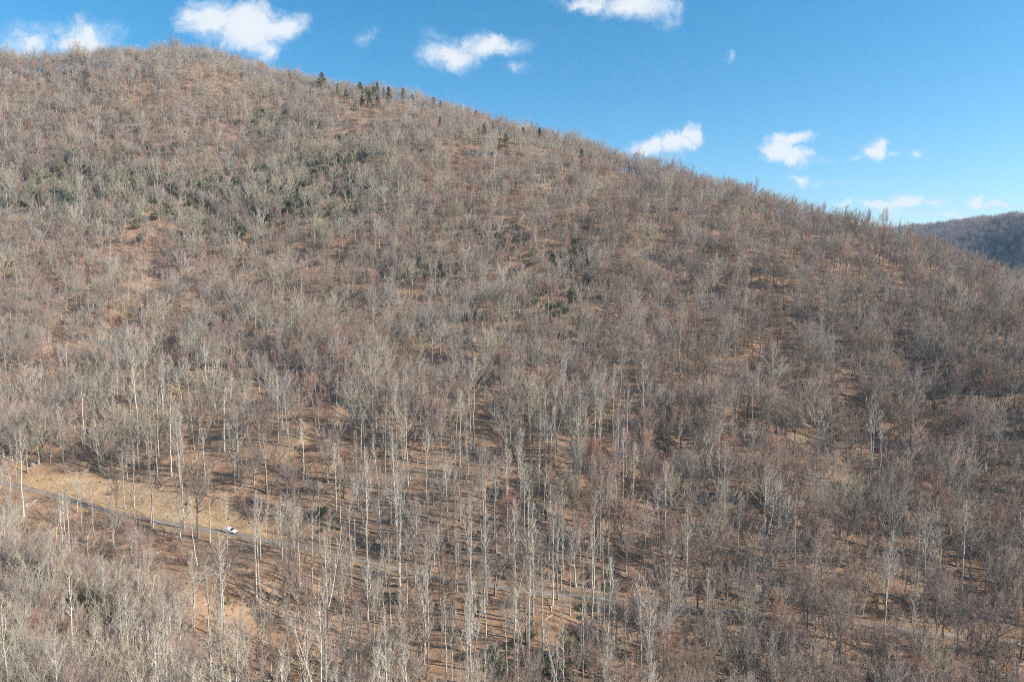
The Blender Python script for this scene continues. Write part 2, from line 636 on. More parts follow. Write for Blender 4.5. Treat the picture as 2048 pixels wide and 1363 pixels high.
# ------------------------------------------------------------------ tree builder
class Geo:
    def __init__(self):
        self.V, self.F, self.m, self.n = [], [], [], 0

    def tube(self, P, rad, sides, mat):
        P = np.asarray(P, float)
        k = len(P)
        T = np.gradient(P, axis=0)
        T /= np.linalg.norm(T, axis=1)[:, None] + 1e-9
        ref = np.array([0.31, 0.95, 0.05]) if abs(T[0] @ np.array([0.31, 0.95, 0.05])) < 0.9 else np.array([1.0, 0, 0])
        A = np.cross(T, ref)
        A /= np.linalg.norm(A, axis=1)[:, None] + 1e-9
        B = np.cross(T, A)
        an = np.arange(sides) * 2 * math.pi / sides
        ring = P[:, None] + np.asarray(rad)[:, None, None] * (A[:, None] * np.cos(an)[None, :, None] + B[:, None] * np.sin(an)[None, :, None])
        self.V.append(ring.reshape(-1, 3))
        a = np.arange(k - 1)[:, None] * sides + np.arange(sides)[None]
        b = np.arange(k - 1)[:, None] * sides + (np.arange(sides)[None] + 1) % sides
        q1 = np.stack([a, b, b + sides], -1).reshape(-1, 3)
        q2 = np.stack([a, b + sides, a + sides], -1).reshape(-1, 3)
        f = np.concatenate([q1, q2]) + self.n
        self.F.append(f)
        self.m.append(np.full(len(f), mat))
        self.n += k * sides

    def cones(self, P, Q, r, mat):
        """many thin three-sided spikes from P to Q"""
        P, Q = np.asarray(P), np.asarray(Q)
        k = len(P)
        D = Q - P
        D = D / (np.linalg.norm(D, axis=1)[:, None] + 1e-9)
        ref = np.where(np.abs(D[:, 2:3]) < 0.9, np.array([[0, 0, 1.0]]), np.array([[1.0, 0, 0]]))
        A = np.cross(D, ref)
        A /= np.linalg.norm(A, axis=1)[:, None] + 1e-9
        B = np.cross(D, A)
        r = np.broadcast_to(np.asarray(r), (k,))[:, None]
        v = np.empty((k, 4, 3))
        for i in range(3):
            t = 2 * math.pi * i / 3
            v[:, i] = P + r * (A * math.cos(t) + B * math.sin(t))
        v[:, 3] = Q
        self.V.append(v.reshape(-1, 3))
        base = (np.arange(k) * 4)[:, None, None] + np.array([[[0, 1, 3], [1, 2, 3], [2, 0, 3]]])
        self.F.append(base.reshape(-1, 3) + self.n)
        self.m.append(np.full(k * 3, mat))
        self.n += 4 * k

    def tris(self, v, mat):
        v = np.asarray(v).reshape(-1, 3, 3)
        self.V.append(v.reshape(-1, 3))
        self.F.append(np.arange(len(v) * 3).reshape(-1, 3) + self.n)
        self.m.append(np.full(len(v), mat))
        self.n += 3 * len(v)

    def mesh(self, name, mats, smooth=False):
        return mesh_from(name, np.concatenate(self.V), np.concatenate(self.F), mats, np.concatenate(self.m), smooth)

    def arrays(self):
        return np.concatenate(self.V), np.concatenate(self.F), np.concatenate(self.m)


def unit(v):
    v = np.asarray(v, float)
    return v / (np.linalg.norm(v, axis=-1, keepdims=True) + 1e-9)


def grow(p, d, length, segs, curl, wob, r):
    """a bending shoot: points from p along d, turning upward by curl"""
    P = [np.array(p, float)]
    d = unit(d)
    for _ in range(segs):
        d = unit(d + np.array([0, 0, curl]) + r.normal(0, wob, 3))
        P.append(P[-1] + d * length / segs)
    return np.array(P), d


SPEC = {
    # height, trunk radius, crown start, limbs, limb length, angle from vertical low/high, curl, branches, branchlets, twigs
    'poplar': dict(H=25, r=.25, c0=.60, n1=13, L=2.7, a0=46, a1=18, curl=.20, n2=3, n3=4, n4=3, top=1.0),
    'oak':    dict(H=19, r=.34, c0=.30, n1=14, L=7.4, a0=66, a1=32, curl=.17, n2=6, n3=5, n4=3, top=.74),
    'maple':  dict(H=16, r=.21, c0=.24, n1=16, L=5.0, a0=58, a1=27, curl=.19, n2=6, n3=5, n4=4, top=.82),
    'slim':   dict(H=12, r=.11, c0=.35, n1=12, L=2.6, a0=48, a1=16, curl=.16, n2=4, n3=4, n4=3, top=1.0),
}


def make_tree(kind, seed, fork=False, lean=0.0):
    r = np.random.default_rng(seed)
    s = SPEC[kind]
    H = s['H'] * r.uniform(.92, 1.08)
    trunk, crown = Geo(), Geo()
    n = 11
    t = np.linspace(0, s['top'], n)
    wx = np.cumsum(r.normal(0, .012, n)) * H * .35
    wy = np.cumsum(r.normal(0, .012, n)) * H * .35
    la = r.uniform(0, 2 * math.pi)
    axis = np.stack([wx - wx[0] + lean * H * t * math.cos(la), wy - wy[0] + lean * H * t * math.sin(la), t * H - 0.6 * (t == 0)], -1)
    rad = s['r'] * (1 - .93 * (t / s['top']) ** (1.15 if kind == 'poplar' else .9)) * (1 + .5 * np.exp(-t * 30))
    rad = np.maximum(rad, .03)
    trunk.tube(axis, rad, 7, 0)
    stems = [(axis, rad, t)]
    if fork:
        k = int(n * r.uniform(.15, .35))
        a = r.uniform(0, 2 * math.pi)
        off = np.clip((t - t[k]) / (1 - t[k]), 0, 1)[:, None]
        sp = np.array([[math.cos(a), math.sin(a), 0]]) * (off ** .8) * H * r.uniform(.12, .2)
        ax2 = (axis + sp - np.array([[0, 0, 1.0]]) * off * H * .07)[k:]
        trunk.tube(ax2, rad[k:] * .85, 6, 0)
        stems.append((ax2, rad[k:] * .85, t[k:]))
    sub_p, sub_q, sub_d = [], [], []
    l2 = []
    for si, (ax, rd, tt) in enumerate(stems):
        n1 = s['n1'] if len(stems) == 1 else int(s['n1'] * .68)
        for i in range(n1):
            f = (i + r.uniform(.1, .9)) / n1
            h = s['c0'] + (s['top'] - s['c0']) * f
            if h < tt[0]:
                continue
            p = np.array([np.interp(h, tt, ax[:, q]) for q in range(3)])
            rr = float(np.interp(h, tt, rd))
            ang = R(s['a0'] + (s['a1'] - s['a0']) * f + r.normal(0, 9))
            az = i * 2.39996 + r.normal(0, .5) + si * 1.7
            d = np.array([math.sin(ang) * math.cos(az), math.sin(ang) * math.sin(az), math.cos(ang)])
            prof = {'poplar': .55 + .75 * math.sin(math.pi * min(1, f * .85 + .15)) - .45 * f,
                    'oak': .55 + .6 * math.sin(math.pi * (f * .8 + .15)),
                    'maple': .5 + .6 * math.sin(math.pi * (f * .75 + .2)),
                    'slim': 1.05 - .55 * f}[kind]
            L = s['L'] * prof * r.uniform(.75, 1.25)
            P, dd = grow(p, d, L, 4, s['curl'], .10, r)
            rl = min(rr * .7, .024 * L + .03)
            crown.tube(P, rl * np.array([1, .8, .6, .42, .22]), 4, 0)
            l2.append((P, rl, L))
        # leader twigs
        l2.append((ax[-4:], rd[-4] * .6, H * .12))
    b_p, b_q = [], []
    for (P, rl, L) in l2:
        k2 = max(3, int(round(s['n2'] * min(1.4, .5 + L / s['L'] * .55))))
        for j in range(k2):
            f = r.uniform(.22, 1.0) if j else 1.0
            x = f * (len(P) - 1)
            i = min(int(x), len(P) - 2)
            p = P[i] + (P[i + 1] - P[i]) * (x - i)
            ax = unit(P[i + 1] - P[i])
            d = unit(ax * .8 + r.normal(0, .40, 3) + np.array([0, 0, .38]))
            l = (.30 * L + .55) * r.uniform(.6, 1.2) * (1.15 - .35 * f)
            Q, _ = grow(p, d, l, 2, .12, .14, r)
            crown.tube(Q, rl * np.array([.5, .38, .24]) + .016, 3, 0)
            m = s['n3']
            ff = r.uniform(.2, 1.0, m)
            ff[0] = 1.0
            x = ff * 2
            i = np.minimum(x.astype(int), 1)
            pp = Q[i] + (Q[i + 1] - Q[i]) * (x - i)[:, None]
            dd = unit(unit(Q[-1] - Q[0])[None] * .8 + r.normal(0, .33, (m, 3)) + np.array([[0, 0, .38]]))
            ll = r.uniform(.6, 1.2, m) * (.42 * l + .5)
            b_p.append(pp)
            b_q.append(pp + dd * ll[:, None])
    bp, bq = np.concatenate(b_p), np.concatenate(b_q)
    crown.cones(bp, bq, .024, 1)
    tw_p, tw_q = [], []
    bd = unit(bq - bp)
    bl = np.linalg.norm(bq - bp, axis=1)
    for j in range(s['n4']):
        f = r.uniform(.25, .95, len(bp))[:, None]
        p = bp + (bq - bp) * f
        d = unit(bd + r.normal(0, .34, bp.shape) + np.array([[0, 0, .25]]))
        tw_p.append(p)
        tw_q.append(p + d * (bl * r.uniform(.5, .95, len(bp)))[:, None])
    crown.cones(np.concatenate(tw_p), np.concatenate(tw_q), .0145, 1)
    return trunk, crown, H


PROTO = []                    # each: dict(kind, trunk mesh, crown mesh, joined object, height)
PROTO_COL = bpy.data.collections.new('tree_kinds')     # only a source for the forest mass, not linked to the scene


def add_proto(kind, variant, barkm, twigm, trunk, crown, H):
    tm = trunk.mesh('trunk', [barkm], True)
    cm = crown.mesh('crown', [barkm, twigm])
    g = Geo()
    for q in (trunk, crown):
        v, f, m = q.arrays()
        g.V.append(v)
        g.F.append(f + g.n)
        g.m.append(m)
        g.n += len(v)
    jm = g.mesh('tree_mass', [barkm, twigm])
    o = bpy.data.objects.new('kind_%03d' % len(PROTO), jm)
    PROTO_COL.objects.link(o)
    PROTO.append(dict(kind=kind, variant=variant, trunk=tm, crown=cm, H=H))


seed = 100
for kind, variant, bark, twig, fork, lean, n in [
        ('poplar', 'pale', 'pale', 'twig_pale', False, .0, 4), ('poplar', 'pale forked', 'pale', 'twig_pale', True, .02, 2),
        ('poplar', 'grey', 'grey', 'twig_grey', False, .03, 2),
        ('oak', 'grey', 'grey', 'twig_grey', False, .03, 4), ('oak', 'lichened', 'lichen', 'twig_pale', False, .04, 3),
        ('oak', 'forked', 'grey', 'twig_grey', True, .03, 2), ('oak', 'dark', 'dark', 'twig_brown', False, .05, 2),
        ('maple', 'reddish', 'grey', 'twig_red', False, .04, 3), ('maple', 'greyish', 'lichen', 'twig_grey', True, .04, 2),
        ('slim', 'pale', 'pale', 'twig_grey', False, .05, 2), ('slim', 'reddish', 'grey', 'twig_red', False, .06, 2), ('slim', 'dark', 'dark', 'twig_brown', True, .08, 2)]:
    for _ in range(n):
        seed += 1
        add_proto(kind, variant, M[bark], M[twig], *make_tree(kind, seed, fork, lean))
BY = {}
for i, p in enumerate(PROTO):
    BY.setdefault(p['kind'], []).append(i)
    BY.setdefault(p['kind'] + ' ' + p['variant'], []).append(i)


def pick(key):
    return int(rng.choice(BY[key]))


# ------------------------------------------------------------------ where trees stand
trees = []     # x, y, z, proto, scale, rz, pinned


def put_tree(x, y, proto, scale, pinned=False):
    trees.append([x, y, float(height(x, y)) - .1, proto, scale, float(rng.uniform(0, 6.283)), pinned])


# trees one can point to in the photograph: foot pixel, height in pixels, kind
PINNED = [
    (397, 1076, 165, 'oak dark'), (302, 1045, 140, 'poplar grey'), (232, 1027, 78, 'slim dark'), (250, 1018, 112, 'poplar pale'), (269, 1034, 150, 'poplar pale'),
    (369, 1057, 172, 'poplar pale'), (420, 1085, 146, 'poplar pale'), (455, 1112, 126, 'poplar pale'), (516, 1108, 128, 'poplar pale forked'), (532, 1080, 80, 'slim pale'),
    (521, 1118, 126, 'poplar pale'), (388, 1256, 150, 'poplar pale'), (445, 1348, 138, 'poplar pale'), (491, 1341, 150, 'poplar pale'), (524, 1295, 134, 'poplar pale'),
    (542, 1351, 142, 'poplar pale'), (356, 1305, 142, 'poplar pale'), (41, 1112, 100, 'poplar pale'), (126, 1114, 135, 'poplar pale'), (134, 1116, 130, 'poplar pale'),
    (140, 1112, 122, 'poplar pale'), (177, 1126, 100, 'oak grey'), (248, 1224, 84, 'maple greyish'), (106, 1263, 112, 'oak lichened'), (30, 1335, 112, 'oak lichened'),
    (200, 1345, 118, 'oak lichened'), (90, 1180, 110, 'maple reddish'), (150, 1170, 100, 'maple reddish'), (300, 1360, 120, 'oak grey'), (20, 1160, 110, 'maple reddish'),
    (1609, 1174, 116, 'oak grey'), (1526, 1207, 160, 'oak forked'), (1879, 1148, 144, 'oak grey'), (1913, 1134, 112, 'maple greyish'), (1771, 1316, 226, 'poplar grey'),
    (1384, 1353, 150, 'oak grey'), (1428, 1353, 142, 'oak forked'), (1340, 1226, 156, 'poplar grey'), (2012, 1358, 76, 'maple greyish'), (1475, 1142, 156, 'poplar grey'),
    (1958, 772, 62, 'oak grey'), (1489, 668, 88, 'poplar pale'), (1472, 616, 96, 'poplar grey'), (1674, 642, 94, 'oak forked'), (1862, 518, 60, 'oak dark'),
    (1987, 715, 92, 'oak dark'), (147, 335, 72, 'oak lichened'), (155, 420, 60, 'oak lichened'), (770, 425, 56, 'oak lichened'), (972, 1312, 190, 'poplar pale'),
    (940, 1340, 200, 'poplar pale'), (650, 1330, 190, 'poplar pale'), (660, 1170, 150, 'poplar pale'), (690, 1300, 180, 'poplar pale'), (740, 1310, 190, 'poplar pale'),
    (768, 1290, 190, 'poplar pale'), (782, 1250, 180, 'poplar pale'), (815, 1230, 165, 'poplar pale'), (848, 1250, 150, 'oak dark'), (880, 1210, 160, 'poplar pale'),
    (795, 1120, 170, 'poplar pale'), (1066, 1250, 200, 'poplar pale'), (1030, 1355, 160, 'poplar pale'), (1015, 1030, 150, 'poplar pale'), (1040, 1050, 150, 'poplar pale'),
    (1105, 1000, 150, 'slim dark'), (1200, 1050, 140, 'poplar grey'), (1265, 1040, 150, 'poplar pale'), (1140, 1230, 150, 'poplar grey'), (625, 1180, 170, 'poplar pale'),
    (600, 1175, 160, 'poplar pale'), (574, 1155, 150, 'poplar pale'), (710, 1100, 140, 'poplar pale'), (640, 1115, 150, 'poplar grey'), (330, 1250, 110, 'poplar pale'),
    (1252, 1350, 150, 'poplar grey'), (1222, 1310, 170, 'poplar grey'), (1195, 1330, 160, 'poplar pale'), (1560, 1290, 130, 'oak grey'), (1700, 1150, 110, 'oak dark'),
]
for (u, v, h, key) in PINNED:
    p = hit(u, v)
    if p is None:
        continue
    pr = pick(key)
    dep = project(p)[2]
    put_tree(p[0], p[1], pr, float(np.clip(h * dep / FPX / PROTO[pr]['H'], .45, 1.5)), True)

# crest pixel, height in pixels, kind, label
PN = [
    (645, 182, 40, 1, 'dark bushy evergreen standing highest on the crest line'),
    (580, 152, 24, 0, 'small dark evergreen tip showing on the crest beside the big cloud'),
    (676, 192, 30, 3, 'yellow-green evergreen right below the tall crest evergreen'),
    (692, 198, 22, 2, 'low yellowish evergreen beside a taller yellow-green one'),
    (720, 190, 36, 1, 'dark bushy evergreen with a yellowish foot near the crest'),
    (735, 196, 26, 2, 'yellowish evergreen touching a darker bushy one near the crest'),
    (755, 180, 34, 0, 'slim dark pointed evergreen breaking the crest line'),
    (748, 190, 28, 2, 'wide yellow-green evergreen below the pointed crest evergreen'),
    (767, 192, 26, 3, 'slim yellowish evergreen east of the crest pair'),
    (778, 206, 34, 0, 'slim dark evergreen at the end of the crest cluster'),
    (710, 212, 26, 3, 'yellow-green evergreen in the lower row of the crest cluster'),
    (724, 214, 24, 0, 'thin dark evergreen in the middle of the lower row'),
    (739, 216, 34, 0, 'tallest dark evergreen of the lower crest row'),
    (755, 210, 22, 0, 'short dark evergreen ending the lower crest row'),
    (807, 196, 24, 3, 'thin evergreen nearly hidden by twigs just under the crest'),
    (825, 192, 24, 0, 'thin dark evergreen just under the crest past the cluster'),
    (868, 216, 26, 3, 'yellow-green evergreen lower of a pair on the falling crest'),
    (881, 208, 24, 2, 'yellow-green evergreen upper of a pair on the falling crest'),
    (915, 222, 20, 3, 'small yellowish evergreen alone below the falling crest'),
    (952, 234, 26, 0, 'dark green evergreen alone below the falling crest'),
    (880, 252, 28, 0, 'dark grey-green evergreen well below the crest'),
    (986, 242, 30, 0, 'dark evergreen above the two wide evergreens'),
    (968, 272, 40, 1, 'wide dark evergreen with a yellowish companion at its foot'),
    (958, 276, 24, 3, 'yellowish evergreen at the foot of a wide dark one'),
    (1012, 298, 44, 1, 'widest green evergreen on the open upper slope'),
    (1000, 300, 26, 3, 'small yellowish evergreen beside the widest green one'),
    (1029, 262, 24, 3, 'yellow-green evergreen uphill of two slim ones'),
    (1047, 282, 38, 0, 'slim dark green evergreen, left of a matching pair'),
    (1079, 284, 34, 0, 'slim dark green evergreen, right of a matching pair'),
    (1163, 330, 36, 0, 'dark round-topped evergreen standing apart farthest down the crest'),
    (1257, 346, 30, 3, 'faint thin evergreen among trunks at the far end of the crest'),
    (456, 1212, 32, 3, 'small mossy green evergreen among pale trunks below the white car'),
]

# forest density and make-up over the slope
def mix_at(x, y, u, v):
    """species mix drifts across the hill: straight poplars low down, spreading oaks and red maples above"""
    low = np.clip((v - 760) / 240, 0, 1) * np.clip((1500 - u) / 500, 0.25, 1) * np.clip((u - 60) / 250, .1, 1)
    red = 0.5 + 0.5 * vnoise(np.array(x / 60), np.array(y / 60), 51)
    lich = 0.5 + 0.5 * vnoise(np.array(x / 80), np.array(y / 50), 61)
    knoll = np.clip((420 - u) / 150, 0, 1) * np.clip((v - 1120) / 60, 0, 1)
    band = (u < 800) * np.clip(1 - abs(v - 390) / 90, 0, 1)
    hi = np.clip((v - 250) / 250, .2, 1)
    w = {
        'poplar pale': .02 * hi + .62 * low, 'poplar pale forked': .01 + .10 * low, 'poplar grey': .02 * hi + .10 * low,
        'oak grey': .34 - .24 * low, 'oak lichened': (.10 + .36 * lich * (u < 1150) + .8 * band) * (1 - .7 * low) + .8 * knoll, 'oak forked': .14 - .08 * low, 'oak dark': .06 + .34 * np.clip((u - 1150) / 400, 0, 1),  # dark-bark share rises to the right: shade on that side deepened through bark colour
        'maple reddish': (.10 + .42 * red) * (1 - .7 * low) + .8 * knoll, 'maple greyish': .14 - .08 * low,
        'slim pale': .10 * hi, 'slim reddish': .10 * hi, 'slim dark': (.07 + .12 * (u > 1300)) * hi,
    }
    return w


SP = 6.0
cand = []
yy = 96.0
while yy < 800:
    xw = yy * .92 + 60
    sp = float(np.interp(yy, [180, 300, 420, 600], [5.0, 5.1, 4.9, 4.5]))
    for xx in np.arange(-xw, xw + 40, sp):
        cand.append((xx + rng.uniform(-.48, .48) * sp, yy + rng.uniform(-.48, .48) * sp))
    yy += sp
for _ in range(900):                       # the near knoll is packed tighter
    yk = rng.uniform(112, 172)
    cand.append((rng.uniform(-.80, -.50) * yk, yk))
cand = np.array(cand)
n_knoll = 900
cand = cand[(cand[:, 0] > GX0 + 10) & (cand[:, 0] < GX1 - 10)]
cz = height(cand[:, 0], cand[:, 1])
cu, cv, cd = project(np.stack([cand[:, 0], cand[:, 1], cz], -1))
# the slope's far side cannot be seen: keep only a strip behind the crest
az = np.arctan2(cand[:, 0], cand[:, 1])
keep = np.ones(len(cand), bool)
ridge_w = np.array([at(*k) for k in RIDGE])
raz = np.arctan2(ridge_w[:, 0], ridge_w[:, 1])
rr_ = np.hypot(ridge_w[:, 0], ridge_w[:, 1])
o_ = np.argsort(raz)
lim = np.interp(az, raz[o_], rr_[o_])
keep &= np.hypot(cand[:, 0], cand[:, 1]) < lim + 28
keep &= (cu > -330) & (cu < 2048 + 300) & (cv < 1363 + 330)
dn = fbm(cand[:, 0] / 34, cand[:, 1] / 34, 41, 2)
prob = np.clip(.80 + .42 * dn, np.where(cu > 1150, .8, .35), 1)
prob *= np.where(grid_sample(CLEAR, cand[:, 0], cand[:, 1]) > .35, .05, 1)
for step in (8, 15, 22):                     # the bank lies in full sun: few trees stand between it and the sun
    prob *= np.where(grid_sample(CLEAR, cand[:, 0] - step * .98, cand[:, 1] + step * .2) > .4, .45, 1)
prob *= np.where(grid_sample(ROAD_D, cand[:, 0], cand[:, 1]) < 3.0, 0, 1)
prob *= np.where(grid_sample(TRACK_D, cand[:, 0], cand[:, 1]) < 2.6, 0, 1)
prob *= np.where((cd < 260) & (cu > 330), .92, 1)


def box_hides(u0, v0, u1, v1, depth):
    # trees that would stand in front of a thing the photograph shows free
    f = FPX / np.maximum(cd, 1)
    half, hgt = 3.0 * f, 24 * f
    return (cd < depth + 3) & (cu + half > u0) & (cu - half < u1) & (cv > v0) & (cv - hgt < v1)


KEEP_OPEN = [(30, 950, 120, 985, .6), (100, 955, 200, 1015, .65), (200, 965, 330, 1042, .8), (330, 990, 460, 1075, .82), (425, 1058, 452, 1086, 1.0), (460, 1035, 520, 1085, .75),
             (930, 615, 960, 640, .35), (930, 670, 955, 695, .3), (845, 650, 862, 668, .4), (165, 850, 198, 870, .7), (960, 795, 992, 815, .7), (1005, 620, 1030, 640, .7),
             (1400, 545, 1600, 605, .3), (600, 470, 680, 480, .3)]
for (u0, v0, u1, v1, k) in KEEP_OPEN:
    q = hit((u0 + u1) / 2, v1)
    prob *= np.where(box_hides(u0, v0, u1, v1, project(q)[2]), 1 - k, 1)
PN = [(u, v + 9, h + 8, k, lab) if v < 600 else (u, v, h, k, lab) for (u, v, h, k, lab) in PN]
near_pine = np.zeros(len(cand), bool)
for (u, v, h, k, lab) in PN:
    q = hit(u, v)
    d_ = project(q)[2]
    near_pine |= (np.abs(cd - d_) < 45) & (np.abs(cu - u) < h * .2 + 6) & (cd < d_ + 4) & (cv > v - h * .5) & (cv - 14 * FPX / np.maximum(cd, 1) < v - h * .55)
prob *= np.where(near_pine, .4, 1)
prob *= np.where((np.arange(len(cand)) >= len(cand) - n_knoll), .6, 1)
keep &= rng.uniform(0, 1, len(cand)) < prob
cand, cu, cv, cd = cand[keep], cu[keep], cv[keep], cd[keep]
pin = np.array([[t[0], t[1]] for t in trees])
for i in range(len(cand)):
    x, y = cand[i]
    if cd[i] < 330 and np.min(np.hypot(pin[:, 0] - x, pin[:, 1] - y)) < 4.0:
        continue
    w = mix_at(x, y, cu[i], cv[i])
    ks = list(w)
    pw = np.array([max(0, float(w[k])) for k in ks])
    key = ks[int(rng.choice(len(ks), p=pw / pw.sum()))]
    sc = float(np.clip(rng.normal(1.0 if key.startswith('poplar') and cv[i] > 800 else .92, .17), .5, 1.35))
    sc *= float(np.interp(cd[i], [240, 330, 450, 600], [1.0, .84, .72, .62]))
    if cd[i] > 640 and cu[i] < 360:
        sc *= 1.45
    if cu[i] < 420 and cv[i] > 1130:
        sc *= .74
    if cu[i] < 420 and 1040 < cv[i] < 1130:
        sc *= .7
    put_tree(x, y, pick(key), sc)
T = np.array([[t[0], t[1], t[2], t[3], t[4], t[5], t[6]] for t in trees], float)
print('trees', len(T))

# ------------------------------------------------------------------ scattering of the uncountable mass
def scatter(name, P, rot, scl, idx, coll, label, cat):
    me = bpy.data.meshes.new(name)
    me.from_pydata([tuple(map(float, p)) for p in P], [], [])
    a = me.attributes.new('turn', 'FLOAT_VECTOR', 'POINT')
    a.data.foreach_set('vector', np.asarray(rot, np.float32).ravel())
    a = me.attributes.new('size', 'FLOAT_VECTOR', 'POINT')
    a.data.foreach_set('vector', np.asarray(scl, np.float32).ravel())
    a = me.attributes.new('which', 'INT', 'POINT')
    a.data.foreach_set('value', np.asarray(idx, np.int32))
    o = obj(name, me)
    ng = bpy.data.node_groups.new(name + '_nodes', 'GeometryNodeTree')
    ng.interface.new_socket('Geometry', in_out='INPUT', socket_type='NodeSocketGeometry')
    ng.interface.new_socket('Geometry', in_out='OUTPUT', socket_type='NodeSocketGeometry')
    gi, go = ng.nodes.new('NodeGroupInput'), ng.nodes.new('NodeGroupOutput')
    ci = ng.nodes.new('GeometryNodeCollectionInfo')
    ci.inputs['Collection'].default_value = coll
    ci.inputs['Separate Children'].default_value = True
    ci.inputs['Reset Children'].default_value = True
    ip = ng.nodes.new('GeometryNodeInstanceOnPoints')
    ip.inputs['Pick Instance'].default_value = True

    def named(nm, ty):
        q = ng.nodes.new('GeometryNodeInputNamedAttribute')
        q.data_type = ty
        q.inputs['Name'].default_value = nm
        return q.outputs['Attribute']
    L = ng.links
    L.new(gi.outputs[0], ip.inputs['Points'])
    L.new(ci.outputs[0], ip.inputs['Instance'])
    L.new(named('which', 'INT'), ip.inputs['Instance Index'])
    L.new(named('turn', 'FLOAT_VECTOR'), ip.inputs['Rotation'])
    L.new(named('size', 'FLOAT_VECTOR'), ip.inputs['Scale'])
    L.new(ip.outputs[0], go.inputs[0])
    md = o.modifiers.new('scatter', 'NODES')
    md.node_group = ng
    tag(o, label, cat, kind='stuff')
    return o


# the 300 trees that show largest become things of their own
Hs = np.array([PROTO[int(t[3])]['H'] for t in T]) * T[:, 4]
fu, fv, fd = project(T[:, :3])
tu, tv, _ = project(T[:, :3] + np.stack([np.zeros(len(T)), np.zeros(len(T)), Hs], -1))
top = np.clip(tv, 0, 1363)
bot = np.clip(fv, 0, 1363)
shown = np.where((fu > 12) & (fu < 2036), bot - top, 0)
shown = np.where((fd > 0) & (fv < 1500), shown, 0)
order = np.argsort(-(shown + T[:, 6] * 60))
single = np.zeros(len(T), bool)
single[order[:300]] = True

ONES = ['', 'first', 'second', 'third', 'fourth', 'fifth', 'sixth', 'seventh', 'eighth', 'ninth', 'tenth', 'eleventh', 'twelfth', 'thirteenth', 'fourteenth', 'fifteenth',
        'sixteenth', 'seventeenth', 'eighteenth', 'nineteenth']
TENS = {2: ('twentieth', 'twenty'), 3: ('thirtieth', 'thirty'), 4: ('fortieth', 'forty'), 5: ('fiftieth', 'fifty'), 6: ('sixtieth', 'sixty'), 7: ('seventieth', 'seventy'), 8: ('eightieth', 'eighty')}


def ordinal(n):
    if n < 20:
        return ONES[n]
    a, b = divmod(n, 10)
    return TENS[a][0] if b == 0 else TENS[a][1] + '-' + ONES[b]


LOOK = {
    'poplar pale': 'tall straight pale-trunked bare tree', 'poplar pale forked': 'tall pale fork-trunked bare tree', 'poplar grey': 'tall slender grey bare tree',
    'oak grey': 'broad-crowned grey bare tree', 'oak lichened': 'broad pale-limbed bare tree', 'oak forked': 'broad grey fork-trunked bare tree', 'oak dark': 'dark-barked spreading bare tree',
    'maple reddish': 'round reddish-twigged bare tree', 'maple greyish': 'round grey many-stemmed bare tree',
    'slim pale': 'thin pale young bare tree', 'slim reddish': 'thin reddish young bare tree', 'slim dark': 'thin dark young bare tree',
}
road_uv = np.array([k[:2] for k in ROADPX], float)


def zone(u, v):
    rv = np.interp(u, road_uv[:, 0], road_uv[:, 1])
    if v > 1363: return 'cut off by the bottom edge'
    if v > rv + 150: return 'close above the bottom edge'
    if v > rv + 75: return 'midway between road and bottom edge'
    if v > rv + 4: return 'just below the paved road'
    if v > rv - 70: return 'just above the paved road'
    if v > rv - 160: return 'farther uphill from the paved road'
    if v > 700: return 'on the middle slope'
    return 'on the upper slope'


def build_single_trees():
    sel = [int(i) for i in np.nonzero(single)[0]]
    buckets = {}
    for i in sel:
        p = PROTO[int(T[i, 3])]
        buckets.setdefault((p['kind'] + ' ' + p['variant'], zone(fu[i], fv[i])), []).append(i)
    for (key, zn), ids in buckets.items():
        ids.sort(key=lambda i: fu[i])
        for n, i in enumerate(ids):
            x, y, z, pr, sc, rz, _ = T[i]
            p = PROTO[int(pr)]
            e = obj('bare_tree', None)
            e.location = (x, y, z)
            e.rotation_euler = (0, 0, rz)
            e.scale = (sc, sc, sc)
            if len(ids) == 1:
                lab = '%s %s, the only such one there' % (LOOK[key], zn)
            else:
                lab = '%s %s, %s such from left' % (LOOK[key], zn, ordinal(n + 1))
            tag(e, lab, 'tree', 'bare trees on the slope')
            obj('trunk', p['trunk'], e)
            obj('crown', p['crown'], e)


build_single_trees()
rest = np.nonzero(~single)[0]
nr = len(rest)
scatter('bare_forest', T[rest, :3], np.stack([rng.normal(0, .035, nr), rng.normal(0, .035, nr), T[rest, 5]], -1),
        np.stack([T[rest, 4] * rng.uniform(.9, 1.1, nr), T[rest, 4] * rng.uniform(.9, 1.1, nr), T[rest, 4]], -1),
        T[rest, 3], PROTO_COL, 'leafless forest of grey and reddish trees covering the mountainside', 'forest')

# ------------------------------------------------------------------ undergrowth: bare brush and laurel
def make_brush(sd, red):
    r = np.random.default_rng(sd)
    g = Geo()
    for _ in range(9):
        a = r.uniform(0, 6.283)
        p = np.array([r.normal(0, .5), r.normal(0, .5), -.1])
        P, d = grow(p, [math.cos(a) * .5, math.sin(a) * .5, 1], r.uniform(2.0, 4.0), 3, .05, .12, r)
        g.tube(P, np.array([.035, .028, .02, .01]), 3, 0)
        for _ in range(9):
            f = r.uniform(.25, 1) * 2.99
            i = int(f)
            q = P[i] + (P[i + 1] - P[i]) * (f - i)
            dd = unit(unit(P[i + 1] - P[i]) + r.normal(0, .55, 3))
            e = q + dd * r.uniform(.5, 1.2)
            g.cones(q[None], e[None], .017, 1)
            k = 5
            pp = q + (e - q) * r.uniform(.2, .95, k)[:, None]
            g.cones(pp, pp + unit(dd + r.normal(0, .55, (k, 3))) * r.uniform(.3, .7, k)[:, None], .011, 1)
    return g


